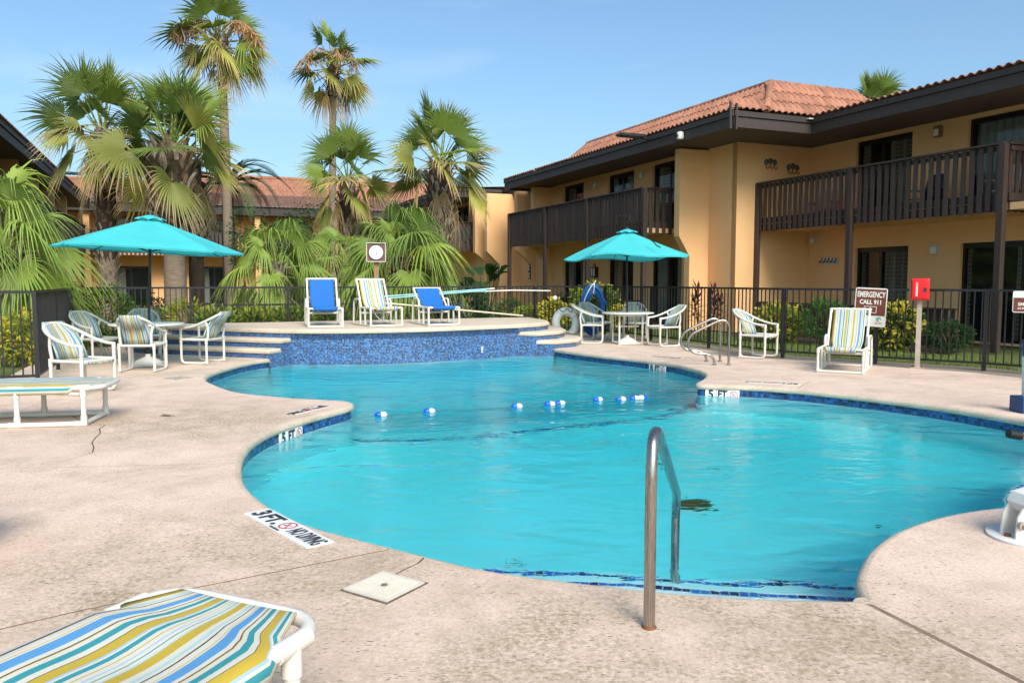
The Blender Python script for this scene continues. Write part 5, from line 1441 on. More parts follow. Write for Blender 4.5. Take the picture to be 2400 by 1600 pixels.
# skimmer lids
t = thing('skimmer_lid', 'square white skimmer lid set in the near deck', 'skimmer lid', (-0.606, 3.682, 0), R(57))
def lid(t, q, lm='lid'):
    mb = MB(); mb.box(0, 0, 0.004, q, q, 0.012); obj('plate', mb, lm, t)
    mb = MB(); n = 15
    for k in range(n):
        u = -q*0.42+q*0.84*k/(n-1); L = q*0.84*(1-0.0*abs(u))
        if abs(u) > 0.03: mb.box(0, u, 0.0115, L, q*0.018, 0.005)
        else: mb.box(-q*0.26, u, 0.0115, q*0.30, q*0.018, 0.005); mb.box(q*0.26, u, 0.0115, q*0.30, q*0.018, 0.005)
    obj('ribbing', mb, lm, t)
    mb = MB(); mb.lathe([(q*0.06, 0.009), (q*0.06, 0.013), (q*0.02, 0.0135)], 16); obj('finger_hole', mb, 'joint', t)
lid(t, 0.27)
mb = MB(); mb.prism([(-0.150, -0.149), (0.152, -0.146), (0.146, 0.150), (-0.147, 0.147)], -0.004, 0.003); obj('worn_edge', mb, 'crack', t)
t = thing('skimmer_lid', 'weathered grey skimmer lid at the left of the deep end', 'skimmer lid', (-4.95, 11.75, 0), R(60)); lid(t, 0.30, 'lid_grey')

# rope with floats across the slope break
FL = [(-1.569, 9.443), (-1.017, 9.703), (0.061, 10.085), (0.493, 10.268), (0.627, 10.343), (1.157, 10.656), (1.474, 10.696), (1.669, 10.777), (1.79, 10.83)]
rp = [(-1.86, 9.30)] + FL + [(2.58, 11.12)]
o = MB(); o.tube(cr_smooth([(x, y, ZW+0.004) for x, y in rp], 4), 0.0035, 6); tag(obj('float_rope', o, 'float_line'), 'thin rope line across the pool carrying the floats', 'rope')
def half(z0, z1, r, a, b):
    mb = MB(); prof = []
    for k in range(9):
        f = k/8; x = z0+(z1-z0)*f; q = (x/0.075); rr = r*sqrt(max(0.02, 1-abs(q)**3.2)); prof.append((rr, x))
    mb.lathe(prof, 16); return mb
fa = half(-0.075, -0.002, 0.038, 0, 0).mesh('blue_half', 'blue_float', True, 50); fb = half(-0.002, 0.075, 0.038, 0, 0).mesh('white_half', 'white_plastic', True, 50)
names = ['float nearest the left deck point, blue and white', 'second blue and white float from the left deck point', 'third blue and white float, alone near the middle of the rope', 'left float of the close pair in mid rope', 'right float of the close pair in mid rope', 'sixth float along the rope from the left', 'float just left of the last touching pair', 'left of the two touching floats near the right end', 'last float at the right end of the rope']
for i, (x, y) in enumerate(FL):
    t = thing('rope_float', names[i], 'float', (x, y, ZW+0.012), 0, 'floats on the pool rope'); t.rotation_euler = (0, pi/2, 0.35 + random.uniform(-.1, .1))
    if i == 8: t.rotation_euler = (0, pi/2, pi+0.35)
    link('blue_half', fa, t); link('white_half', fb, t)

# clock on its post behind the back fence
t = thing('clock_post', 'square framed outdoor clock on a wooden post behind the terrace', 'clock', (-3.28, 19.35, 0), R(8))
mb = MB(); mb.box(0, 0, 0.96, 0.115, 0.10, 1.92); obj('post', mb, 'post_wood', t)
mb = MB(); mb.box(0, -0.07, 2.12, 0.43, 0.10, 0.43); bx_ = obj('clock_box', mb, 'clock_wood', t)
mb = MB()
for s in (-1, 1): mb.box(s*0.222, -0.085, 2.12, 0.016, 0.14, 0.46); mb.box(0, -0.085, 2.12+s*0.222, 0.46, 0.14, 0.016)
obj('frame_edge', mb, 'light_box', bx_)
def disc(r, z, n=40):
    mb = MB(); mb.lathe([(r, 0), (r, z)], n); return mb
q = (pi/2, 0, 0)
o = obj('bezel', disc(0.185, 0.02), 'ink', bx_, loc=(0, -0.12, 2.12), rot=q); o = obj('dial', disc(0.165, 0.024), 'sign_white', bx_, loc=(0, -0.12, 2.12), rot=q)
for k in range(12):
    a = 2*pi*k/12; lettering(str(12 if k == 0 else k), 0.034, 'grey_bronze', bx_, (0.125*sin(a), -0.1455, 2.12+0.125*cos(a)), q, name='numeral')
for ang, L, wd in ((162, 0.085, 0.012), (132, 0.135, 0.008)):
    a = R(ang); mb = MB(); mb.bar((0, -0.148, 2.12), (L*sin(a), -0.148, 2.12+L*cos(a)), 0.003, wd); obj('hand', mb, 'ink', bx_)

# emergency phone
t = thing('emergency_phone', 'red emergency phone box on a square steel post', 'phone box', (6.73, 13.16, 0), R(-28))
mb = MB(); mb.box(0, 0, 0.57, 0.075, 0.075, 1.14); obj('post', mb, 'steel_post', t); mb = MB(); mb.box(0, 0, 0.008, 0.2, 0.2, 0.016); obj('base_plate', mb, 'steel_post', t)
for sx in (-1, 1):
    for sy in (-1, 1): mb = MB(); mb.lathe([(0.012, 0.016), (0.012, 0.032)], 6, (sx*0.075, sy*0.075, 0)); obj('anchor_bolt', mb, 'rust', t)
def rbox(sx, sy, sz, r):
    bm = bmesh.new(); bmesh.ops.create_cube(bm, size=1.0)
    for v in bm.verts: v.co = (v.co.x*sx, v.co.y*sy, v.co.z*sz)
    bmesh.ops.bevel(bm, geom=bm.edges[:], offset=r, segments=3, affect='EDGES', profile=0.6)
    me = bpy.data.meshes.new('box'); bm.to_mesh(me); bm.free(); me.polygons.foreach_set('use_smooth', [True]*len(me.polygons)); me.set_sharp_from_angle(angle=R(40)); return me
me = rbox(0.275, 0.12, 0.355, 0.02); me.materials.append(M['red_paint']); bx_ = link('phone_box', me, t, (0, -0.08, 1.305))
me = rbox(0.245, 0.05, 0.315, 0.018); me.materials.append(M['red_paint']); dr = link('door', me, bx_, (0, -0.055, 0))
mb = MB(); mb.box(0, 0, 0, 0.05, 0.03, 0.06); obj('latch', mb, 'ink', bx_, loc=(0.075, -0.075, -0.005)); mb = MB(); mb.tube([(-0.145, -0.04, -0.12), (-0.145, -0.04, 0.12)], 0.009, 8); obj('hinge', mb, 'stainless', bx_)
lettering('EMERGENCY', 0.04, 'sign_white', bx_, (-0.045, -0.083, 0.0), (pi/2, -pi/2, 0), 0.001)

# signs wired to the fence
def on_fence(p0, p1, f, off=0.045):
    d = Vector((p1[0]-p0[0], p1[1]-p0[1])).normalized(); nrm = Vector((d.y, -d.x))
    if nrm.y > 0: nrm = -nrm
    p = Vector(p0).lerp(Vector(p1), f) + nrm*off; return p, atan2(nrm.y, nrm.x)+pi/2
def rounded(wd, h, r, th=0.004):
    pts = []
    for cx, cz, a0 in ((wd/2-r, h/2-r, 0), (-wd/2+r, h/2-r, pi/2), (-wd/2+r, -h/2+r, pi), (wd/2-r, -h/2+r, 1.5*pi)):
        for k in range(5): a = a0+pi/2*k/4; pts.append((cx+r*cos(a), cz+r*sin(a)))
    mb = MB(); n = len(pts); mb.add([(x, 0, z) for x, z in pts]+[(x, -th, z) for x, z in pts], [tuple(range(n)), tuple(range(2*n-1, n-1, -1))]+[(i, n+i, n+(i+1) % n, (i+1) % n) for i in range(n)]); return mb
def tiki(parent, x, z, s):
    mb = MB(); n = 24; vs = [(s*cos(2*pi*k/n), 0, s*sin(2*pi*k/n)) for k in range(n)]; mb.add(vs, [tuple(range(n))]); lg = obj('emblem', mb, 'sign_green', parent, loc=(x, -0.0085, z))
    mb = MB(); mb.add([(s*0.1, 0, -s*0.95), (s*0.75, 0, -s*0.6), (s*0.8, 0, -s*0.05), (s*0.35, 0, s*0.15), (s*0.05, 0, -s*0.25)], [(0, 1, 2, 3, 4)]); obj('emblem_cutout', mb, 'sign_white', lg, loc=(0, -0.0012, 0))
    lettering('the tiki', s*0.95, 'sign_orange', parent, (x, -0.0085, z-s*1.55), q, 0.0006)
p, rz = on_fence(F4, F5, 0.47)
t = thing('emergency_sign', 'brown EMERGENCY CALL 911 sign wired to the fence behind the lounge chair', 'sign', (p.x, p.y, 0.985), rz); t.rotation_euler.y = R(2.5)
obj('panel', rounded(0.53, 0.67, 0.035), 'sign_white', t); 
mb = MB(); mb.box(0, -0.006, 0.085, 0.495, 0.003, 0.455); obj('brown_field', mb, 'sign_brown', t)
lettering('EMERGENCY', 0.135, 'sign_white', t, (0, -0.0095, 0.215), q, 0.0035, 0.60); lettering('CALL 911', 0.105, 'sign_white', t, (0, -0.0095, 0.085), q, 0.004, 0.86)
mb = MB()
for s in (-1, 1): mb.box(s*0.1, -0.0085, -0.04, 0.009, 0.003, 0.115); mb.box(0, -0.0085, -0.04+s*0.053, 0.20, 0.003, 0.009)
mb.box(0, -0.0085, -0.035, 0.065, 0.003, 0.024); mb.box(0, -0.0085, -0.03, 0.024, 0.003, 0.05); obj('cross_emblem', mb, 'sign_white', t)
tiki(t, 0.15, -0.205, 0.042)
for x in (-0.23, 0.23): mb = MB(); mb.lathe([(0.01, 0), (0.01, 0.006)], 8, (0, 0, 0)); obj('wire_tie', mb, 'grey_bronze', t, loc=(x, -0.004, 0.31), rot=q)
p, rz = on_fence(F5, (F5[0]+0.62*2.4, F5[1]-0.785*2.4), 0.26)
t = thing('no_smoking_sign', 'brown NO SMOKING sign cut by the right picture edge', 'sign', (p.x, p.y, 1.12), rz+0.25)
obj('panel', rounded(0.44, 0.335, 0.025), 'sign_white', t); mb = MB(); mb.box(0, -0.006, -0.045, 0.415, 0.003, 0.215); obj('brown_field', mb, 'sign_brown', t)
lettering('NO', 0.07, 'sign_white', t, (0, -0.0095, 0.02), q, 0.002); lettering('SMOKING', 0.07, 'sign_white', t, (0, -0.0095, -0.04), q, 0.002, 0.95); lettering('IN POOL AREA', 0.045, 'sign_white', t, (0, -0.0095, -0.105), q, 0.001)
tiki(t, 0, 0.125, 0.026)

# blue hose coil, life ring, trap float and poles on the back fence
hx, hy = CR3[0]-0.9*IX+0.1, CR3[1]-0.9*IY-0.12
hx, hy = 2.02, 20.86
t = thing('hose_coil', 'thick blue vacuum hose coiled and tied to the fence', 'hose', (hx+0.06, hy-0.2, 0.69), R(12))
for k in range(5):
    rx, rz_ = 0.31-0.028*k, 0.65-0.05*k; mb = MB(); off = 0.03*(k % 2)
    mb.tube([(rx*cos(a)+0.01*k, -0.03-off-0.02*sin(a*2+k), rz_*sin(a)-0.03*k*0.3) for a in [2*pi*i/40 for i in range(40)]], 0.030, 10, closed=True); obj('hose_loop', mb, 'blue_hose', t, True, 60)
mb = MB(); mb.tube([(0.22, -0.06, 0.33), (0.32, -0.08, 0.22), (0.36, -0.07, 0.12)], 0.032, 10); obj('hose_cuff', mb, 'blue_hose', t, True)
mb = MB(); mb.tube(cr_smooth([(-0.25, -0.09, 0.22), (-0.18, -0.1, 0.40), (-0.05, -0.08, 0.62), (0.03, -0.05, 0.68), (0.08, -0.04, 0.76)], 5), 0.012, 6); mb.tube(cr_smooth([(0.03, -0.05, 0.68), (0.02, -0.10, 0.58), (0.0, -0.09, 0.42)], 5), 0.011, 6); obj('tie_rope', mb, 'sign_white', t, True)
t = thing('life_ring', 'white life ring leaning on the fence beside the terrace steps', 'life ring', (1.35, 19.9, 0.36), R(15)); t.rotation_euler.x = R(-8)
mb = MB(); n = 40; mb.tube([(0.26*cos(2*pi*i/n), 0, 0.30*sin(2*pi*i/n)+0.02) for i in range(n)], 0.105, 14, closed=True); obj('ring', mb, 'sign_white', t, True, 80)
for a in (0.6, 2.3, 3.7, 5.4):
    mb = MB(); c, s = cos(a), sin(a); mb.tube([(0.26*cos(a-0.1), 0, 0.30*sin(a-0.1)+0.02), (0.26*cos(a+0.1), 0, 0.30*sin(a+0.1)+0.02)], 0.108, 14, cap=False); obj('band', mb, 'white_plastic', t, True)
mb = MB(); mb.tube(cr_smooth([(-0.2, -0.09, 0.38), (-0.1, -0.13, 0.3), (0.0, -0.12, 0.38), (0.1, -0.13, 0.28), (0.15, -0.1, 0.4), (0.0, -0.11, 0.42)], 5), 0.008, 6); obj('cord', mb, 'black_plastic', t)
t = thing('throw_float', 'small white ball float hung on the fence with a dark net', 'float', (1.10, 20.45, 1.0), 0)
mb = MB(); mb.lathe([(0.01, -.06), (0.05, -.045), (0.065, 0), (0.05, .045), (0.01, .06)], 14); obj('ball', mb, 'sign_white', t, True); mb = MB(); mb.lathe([(0.03, -.055), (0.04, -.052), (0.01, -.07)], 10, (-0.05, 0, -0.02)); obj('red_tip', mb, 'red_paint', t)
mb = MB(); rnd = random.Random(5)
for k in range(26):
    x, z = rnd.uniform(0.05, 0.32), rnd.uniform(-0.35, 0.15); mb.tube([(x, rnd.uniform(-.03, .02), z), (x+rnd.uniform(-.12, .12), rnd.uniform(-.03, .03), z+rnd.uniform(-.15, .15))], 0.006, 5)
obj('net', mb, 'black_plastic', t)
def fpt(k, off=-0.1): return (CR2[0]+IX*k-UX*(-off), CR2[1]+IY*k-UY*(-off))
def polething(label, pts, r, mat, tipmat=None):
    t = thing('pool_pole', label, 'pole', pts[0]); o = Vector(pts[0]); mb = MB(); mb.tube([Vector(p)-o for p in pts], r, 10); obj('shaft', mb, mat, t, True)
    if tipmat:
        a, b = Vector(pts[-2])-o, Vector(pts[-1])-o; d = (b-a).normalized(); mb = MB(); mb.tube([b-d*0.02, b+d*0.10], r*1.25, 10); obj('tip', mb, tipmat, t, True)
    return t
a, b = fpt(6.05), fpt(9.05); polething('upper turquoise pool pole resting on the back fence', [(a[0], a[1], 1.05), (b[0], b[1], 1.24)], 0.018, 'teal_pole', 'beige_pole')
a, b = fpt(6.05, -0.14), fpt(8.9, -0.14); polething('lower turquoise pool pole resting on the back fence', [(a[0], a[1], 1.0), (b[0], b[1], 1.20)], 0.016, 'teal_pole')
a, b = fpt(8.6, -0.12), fpt(10.7, -0.12); polething('white pool pole lying along the back fence to the right', [(a[0], a[1], 1.17), ((a[0]+b[0])/2, (a[1]+b[1])/2, 1.20), (b[0], b[1], 1.18)], 0.017, 'white_plastic')
a, b = fpt(6.3, -0.3), fpt(9.85, -0.35); polething('cream pool pole sloping down behind the blue recliner', [(a[0], a[1], 0.92), (b[0], b[1], 0.56)], 0.020, 'beige_pole', 'black_plastic')
t = thing('garden_hose', 'thin pale blue hose looping behind the striped terrace chair', 'hose', (-3.05, 17.9, ZT))
mb = MB(); mb.tube(cr_smooth([(0.25, 0, 0.02), (0.05, 0, 0.08), (-0.10, 0, 0.35), (-0.05, 0.05, 0.62), (0.15, 0.1, 0.8)], 6), 0.011, 6); obj('hose', mb, 'rope', t, True); mb = MB(); mb.tube([(0.15, 0.1, 0.8), (0.2, 0.11, 0.84)], 0.018, 8); obj('coupling', mb, 'grey_bronze', t)

# pool lift at the right edge
t = thing('pool_lift', 'white pool lift bracket with bolts at the right edge', 'pool lift', (2.95, 4.40, 0), R(8))
mb = MB(); mb.lathe([(0.24, 0.0), (0.24, 0.014), (0.22, 0.02), (0.02, 0.02)], 36); obj('base_flange', mb, 'white_plastic', t, True, 30)
for sy in (-0.055, 0.055):
    mb = MB(); pr = [(-0.17, 0.02), (0.02, 0.02), (0.08, 0.22), (-0.10, 0.24), (-0.16, 0.14)]
    n = len(pr); mb.add([(x, sy-0.006, z) for x, z in pr]+[(x, sy+0.006, z) for x, z in pr], [tuple(range(n)), tuple(range(2*n-1, n-1, -1))]+[(i, (i+1) % n, n+(i+1) % n, n+i) for i in range(n)]); obj('bracket_plate', mb, 'white_plastic', t)
mb = MB(); pr = [(-0.13, 0.21), (-0.10, 0.16), (0.30, 0.10), (0.9, 0.45), (0.9, 0.62), (0.30, 0.36), (-0.10, 0.26)]
n = len(pr); mb.add([(x, -0.066, z) for x, z in pr]+[(x, 0.066, z) for x, z in pr], [tuple(range(n)), tuple(range(2*n-1, n-1, -1))]+[(i, (i+1) % n, n+(i+1) % n, n+i) for i in range(n)]); obj('swing_arm', mb, 'white_plastic', t)
mb = MB(); mb.tube([(0.85, 0, 0.5), (0.85, 0, 1.5)], 0.05, 14); obj('mast', mb, 'white_plastic', t, True)
for x, z in ((-0.095, 0.205), (-0.145, 0.10)):
    mb = MB(); mb.tube([(x, -0.062, z), (x, -0.085, z)], 0.024, 12); mb.tube([(x, -0.085, z), (x, -0.10, z)], 0.013, 6); obj('bolt', mb, 'steel_post', t, True)
for x, y in ((-0.05, -0.17), (-0.17, 0.0), (0.12, -0.16)):
    mb = MB(); mb.lathe([(0.018, 0.02), (0.018, 0.034)], 6, (x, y, 0)); obj('anchor_bolt', mb, 'rust', t)
mb = MB(); mb.tube([(0.62, 0.9, 0.40), (1.2, 0.85, 0.28)], 0.026, 10); obj('footrest_arm', mb, 'light_box', t, True); mb = MB(); mb.tube([(0.57, 0.904, 0.41), (0.66, 0.897, 0.392)], 0.031, 10); obj('grip', mb, 'black_plastic', t, True)
mb = MB(); mb.box(1.35, 0.8, 0.24, 0.5, 0.4, 0.06); obj('seat', mb, 'blue_box', t); mb = MB(); mb.tube([(1.3, 0.7, 0.3), (0.88, 0.0, 0.9)], 0.03, 10); obj('seat_strut', mb, 'white_plastic', t, True)
t = thing('padded_post', 'white post with dark cap on a blue block at the far right rim', 'post', (5.70, 8.72, 0))
me = rbox(0.27, 0.24, 0.175, 0.012); me.materials.append(M['blue_box']); link('base_block', me, t, (0, 0, 0.0885))
mb = MB(); mb.tube([(-0.0, 0, 0.17), (-0.015, 0, 0.62)], 0.065, 18); obj('white_sleeve', mb, 'white_plastic', t, True, 40); mb = MB(); mb.lathe([(0.062, 0.60), (0.07, 0.66), (0.074, 0.78), (0.066, 0.80), (0.03, 0.805)], 18, (-0.015, 0, 0)); obj('dark_cap', mb, 'blue_box', t, True, 40)
# beach towel hung beyond the left fence, chairs on balconies
hang('hung_towel', 'checked beach towel hanging beyond the near left fence', 'towel', -10.55, 16.45, 1.22, 0.32, 1.05, 0.2, 'towel_check'); hang('hung_towel', 'red towel beside the checked towel beyond the left fence', 'towel', -10.25, 16.6, 1.2, 0.25, 0.45, 0.3, 'towel_red')
t = thing('drying_rack', 'thin rail beyond the left fence holding the towels', 'rack', (-10.6, 16.45, 0), 0.25)
mb = MB(); mb.tube([(-0.5, 0, 0), (-0.5, 0, 1.2), (1.1, 0, 1.2), (1.1, 0, 0)], 0.018, 8); obj('rail', mb, 'brown_wood', t); mb = MB(); mb.box(0.3, 0, 0.15, 1.5, 0.03, 0.03); obj('low_bar', mb, 'brown_wood', t)
def make_adirondack(label, mat, x, y, z, rz):
    t = thing('balcony_chair', label, 'chair', (x, y, z), rz)
    for k in range(5): mb = MB(); mb.box(-0.2+k*0.1, 0.28+0.0, 0.62, 0.085, 0.02, 0.72-abs(k-2)*0.06, 0, Matrix.Rotation(-0.3, 4, 'X')); obj('back_slat', mb, mat, t)
    mb = MB(); mb.box(0, 0.0, 0.36, 0.52, 0.5, 0.025, 0, Matrix.Rotation(0.1, 4, 'X')); obj('seat', mb, mat, t)
    for s in (-1, 1):
        mb = MB(); mb.box(s*0.3, 0.0, 0.56, 0.11, 0.62, 0.022); obj('arm', mb, mat, t)
        for y_ in (-0.26, 0.2): mb = MB(); mb.box(s*0.28, y_, 0.28, 0.06, 0.04, 0.56); obj('leg', mb, mat, t)
    return t
x, y = W(5.9, 1.1); make_adirondack('faded pink chair behind the near balcony slats', 'pink_paint', x, y, 2.98, GRZ-pi/2+0.4)
x, y = W(0.55, 1.0); make_adirondack('pale chair at the right end of the near balcony', 'light_box', x, y, 2.98, GRZ-pi/2)
x, y = W(2.6, 1.0); make_adirondack('dark chair behind the middle of the near balcony', 'dark_frame', x, y, 2.98, GRZ-pi/2)
x, y = W(11.6, -1.6); make_adirondack('white chair behind the far balcony slats', 'sign_white', x, y, 2.98, GRZ-pi/2)
x, y = W(25.1, -2.9); make_adirondack('teal chair on the small balcony behind the palm', 'teal_paint', x, y, 2.98, GRZ-pi/2)
x, y = W(25.3, -2.2); make_adirondack('second teal chair nearer the wall on the small balcony', 'teal_paint', x, y, 2.98, GRZ)
t = make_adirondack('bright blue chair beyond the fence by the large-leaved plant', 'chair_blue', -1.6, 27.2, 0, 0.9)
t = thing('stray_leaf', 'dark dry leaf lying on the deck beside the flat lounger', 'leaf', (-3.72, 8.45, 0.0))
mb = MB(); mb.add([(-0.06, 0, 0.004), (-0.02, 0.03, 0.02), (0.05, 0.02, 0.012), (0.07, -0.01, 0.004), (0.0, -0.03, 0.016)], [(0, 4, 3, 2, 1)]); obj('blade', mb, 'boot', t); mb = MB(); mb.tube([(0.06, 0, 0.006), (0.1, 0.02, 0.004)], 0.003, 5); obj('stalk', mb, 'boot', t)
# ------------------------------------------------------------------ palms
def fan_mesh(mat, L, pitch, seed, span=R(215), nseg=30, pet=0.8, split=0.5, tipdroop=0.35, bend=R(25), fold=0.42, ragged=0.06, twist=0.0):
    # one fan leaf in the crown's frame: petiole leaves the crown at 'pitch', tips hang under gravity
    rnd = random.Random(seed); mb = MB()
    pp = []
    for i in range(6):
        f = i/5; pp.append(Vector((pet*f*cos(pitch), 0, pet*f*sin(pitch) - 0.10*pet*f*f*cos(pitch))))
    mb.tube(pp, [0.030-0.017*i/5 for i in range(6)], 5)
    base = pp[-1]; bp = pitch-bend
    Rm = Matrix.Rotation(-bp, 3, 'Y') @ Matrix.Rotation(twist, 3, 'X')
    st = [0.05, 0.28, split, split+(1-split)*0.35, split+(1-split)*0.7, 1.0]
    wmid = L*split*math.tan(span/nseg/2)
    for k in range(nseg):
        th = -span/2 + span*(k+0.5)/nseg; Lk = L*(0.70+0.30*cos(th*0.75))*(1+rnd.uniform(-ragged, ragged))
        dx, dy = cos(th), sin(th); vs = []; dr = tipdroop*rnd.uniform(0.6, 1.35); kink = rnd.uniform(-0.05, 0.05)
        for f in st:
            r = Lk*f; hw = r*math.tan(span/nseg/2)*1.03 if f <= split else wmid*max(0.03, (1-((f-split)/(1-split))**1.3)*0.85)
            sd_ = kink*max(0, f-split)*L*2
            cup = 0.16*L*(abs(th)/1.9)**2*f
            for e in (-1, 0, 1):
                p = Vector((dx*r - dy*(hw*e+sd_), dy*r + dx*(hw*e+sd_), cup + (fold*hw if e == 0 else -fold*hw)))
                p = Rm @ p + base
                g_ = max(0, f-split*0.8); p.z -= dr*L*g_**1.7*1.5
                if f > split: p -= Vector((dx*0.0, 0, 0))
                vs.append(p)
        fs, us = [], []
        for i in range(len(st)-1):
            for e in (0, 1):
                a = i*3+e; fs.append((a, a+1, a+4, a+3)); us.append([(0, st[i]), (1, st[i]), (1, st[i+1]), (0, st[i+1])])
        mb.add(vs, fs, us)
    return mb.mesh('frond', mat)
PITCH_BINS = [80, 62, 45, 25, 8, -12, -35]
LIB = {}
def frond_lib(key, mat, L, upright=True, **kw):
    d = {}
    for p in PITCH_BINS:
        k2 = dict(kw)
        if upright:
            k2['bend'] = R(4 if p > 40 else (14 if p > 0 else 24)); k2['span'] = kw.get('span', R(205))*(0.72 if p > 55 else (0.85 if p > 20 else 1.0))
        d[p] = [fan_mesh(mat, L, R(p), hash_(key, p, v), twist=R([-52, 10, 48][v]), **k2) for v in range(3)]
    LIB[key] = d
def hash_(*a):
    s = 0
    for c in ''.join(str(x) for x in a): s = (s*131+ord(c)) % 1000003
    return s
frond_lib('wash', 'palm_green', 1.25, pet=0.95, tipdroop=0.34, split=0.46, nseg=34, ragged=0.1)
frond_lib('washy', 'palm_yellow', 1.15, pet=0.95, tipdroop=0.42, split=0.48, ragged=0.1, nseg=30)
frond_lib('tall', 'palm_green', 0.95, pet=0.75, tipdroop=0.42, split=0.5, span=R(190), nseg=24, ragged=0.15)
frond_lib('tally', 'palm_yellow', 0.9, pet=0.75, tipdroop=0.5, split=0.45, span=R(170), nseg=22, ragged=0.2)
frond_lib('low', 'palm_low', 1.0, upright=False, pet=0.75, tipdroop=1.0, split=0.38, nseg=36, span=R(230))
DRY = [fan_mesh('palm_dry', 0.85, R(p), 900+i, pet=0.6, span=R(sp), nseg=15, tipdroop=0.6, split=0.22, bend=R(b_), ragged=0.35, fold=0.7) for i, (p, b_, sp) in enumerate(((-35, 40, 75), (-50, 30, 60), (-65, 15, 50), (-20, 60, 90)))]
def boot_mesh(mat, L=0.30, wd=0.15):
    mb = MB(); vs = []
    for i in range(4):
        f = i/3; y = 0.02+0.16*f**1.5; z = L*f; hw = wd/2*(1-0.45*f)
        vs += [(-hw, -y+0.03, z), (0, -y, z), (hw, -y+0.03, z), (0, -y+0.045, z)]
    fs = []
    for i in range(3):
        for k in range(4): a = i*4+k; b = i*4+(k+1) % 4; fs.append((a, b, b+4, a+4))
    fs.append((12, 13, 14, 15)); mb.add(vs, fs); return mb.mesh('leaf_base', mat)
BOOT, BOOTG = boot_mesh('boot'), boot_mesh('boot_grey')
def palm(label, x, y, h, r0, r1, key='wash', keyy='washy', n=34, ny=8, ndry=8, scale=1.0, boots=None, nb=(10, 8), lean=(0, 0), pmin=-30, trunk='trunk_smooth', seed=1, group='fan palms', stalks=0, top_r=None, boot_s=1.0):
    rnd = random.Random(seed); t = thing('fan_palm', label, 'palm tree', (x, y, -0.03), 0, group)
    mb = MB(); N = 12; pts = []; rs = []
    for i in range(N+1):
        f = i/N; pts.append((lean[0]*f*f, lean[1]*f*f, h*f)); rs.append((r0*(1.25-0.25*min(1, f*8)) if f < 0.125 else r0+(r1-r0)*f)*(1+0.03*sin(i*2.1)))
    mb.tube(pts, rs, 16); obj('trunk', mb, trunk, t, True, 60)
    cx, cy = lean
    if boots:
        z0, z1 = boots; rows, per = nb
        mb = MB(); q = []; qr = []
        for i in range(8):
            f = i/7; z = z0+(z1-z0)*f; q.append((lean[0]*(z/h)**2, lean[1]*(z/h)**2, z)); qr.append((top_r or r1*1.5)*(0.86+0.2*sin(pi*f)))
        mb.tube(q, qr, 14); obj('bark_mass', mb, 'trunk_dark', t, True, 60)
        for i in range(rows):
            z = z0+(z1-z0)*i/rows; f = (z-z0)/(z1-z0); rr = (top_r or r1*1.5)*(0.86+0.2*sin(pi*f))
            for k in range(per):
                a = 2*pi*(k+0.5*(i % 2))/per + rnd.uniform(-.12, .12); s = boot_s*rnd.uniform(0.75, 1.2)
                o = link('leaf_base', BOOTG if (f < 0.35 or rnd.random() < 0.25) else BOOT, t, (lean[0]*(z/h)**2+rr*0.93*cos(a), lean[1]*(z/h)**2+rr*0.93*sin(a), z+rnd.uniform(-.05, .05)), (rnd.uniform(-.3, .15), rnd.uniform(-.15, .15), a+pi/2), (s, s, s))
    def put_(me, az, s, dz=0.0):
        o = link('frond', me, t, (cx+0.06*cos(az), cy+0.06*sin(az), h+dz), (rnd.uniform(-.12, .12), rnd.uniform(-.12, .12), az), (s, s, s)); return o
    ga = 2.39996
    for i in range(n):
        f = (i+0.5)/n; p = 84-(84-pmin)*f**1.2; pb = min(PITCH_BINS, key=lambda q: abs(q-p)); az = i*ga+rnd.uniform(-.3, .3)
        use = keyy if (f > 0.72 and rnd.random() < 0.7) else key
        put_(rnd.choice(LIB[use][pb]), az, scale*rnd.uniform(0.72, 1.08), -0.25*f)
    for i in range(ny):
        az = i*ga*1.7+1; put_(rnd.choice(LIB[keyy][rnd.choice([-12, -35, 8])]), az, scale*rnd.uniform(0.8, 1.0), -0.35)
    for i in range(ndry):
        az = i*2*pi/max(1, ndry)+rnd.uniform(-.4, .4); put_(rnd.choice(DRY), az, scale*rnd.uniform(0.8, 1.1), -0.45-rnd.uniform(0, 0.25))
    for i in range(stalks):
        az = -pi/2+rnd.uniform(-1.6, 1.6); mb = MB(); L = scale*rnd.uniform(1.1, 1.7)
        c = [Vector((L*f*cos(az)*0.9, L*f*sin(az)*0.9, L*(0.9*f-1.25*f*f)+0.2)) for f in [k/8 for k in range(9)]]
        mb.tube(c, [0.02-0.015*k/8 for k in range(9)], 5)
        for k in range(70):
            f = rnd.uniform(0.35, 1); b_ = c[min(8, int(f*8))]; d = Vector((rnd.gauss(0, .16), rnd.gauss(0, .16), rnd.uniform(-.45, -.05)))*scale; e_ = b_+d; w_ = Vector((rnd.uniform(-1, 1), rnd.uniform(-1, 1), 0)).normalized()*0.014
            mb.add([b_-w_, b_+w_, e_+w_*1.6, e_-w_*1.6], [(0, 1, 2, 3)])
        obj('flower_stalk', mb, 'flower_stalk', t, loc=(cx, cy, h))
    return t
palm('stout fan palm with shaggy boots right behind the left umbrella', -8.85, 21.0, 5.0, 0.27, 0.28, n=24, ny=3, ndry=4, pmin=2, scale=1.15, boots=(2.7, 4.85), nb=(13, 10), top_r=0.50, seed=11, boot_s=1.35)
palm('fan palm trunk just right of the stout one, crown merged', -9.15, 23.2, 4.9, 0.21, 0.21, n=8, ny=3, ndry=6, pmin=0, scale=0.9, boots=(2.2, 4.3), nb=(11, 8), top_r=0.34, seed=12, trunk='trunk_dark')
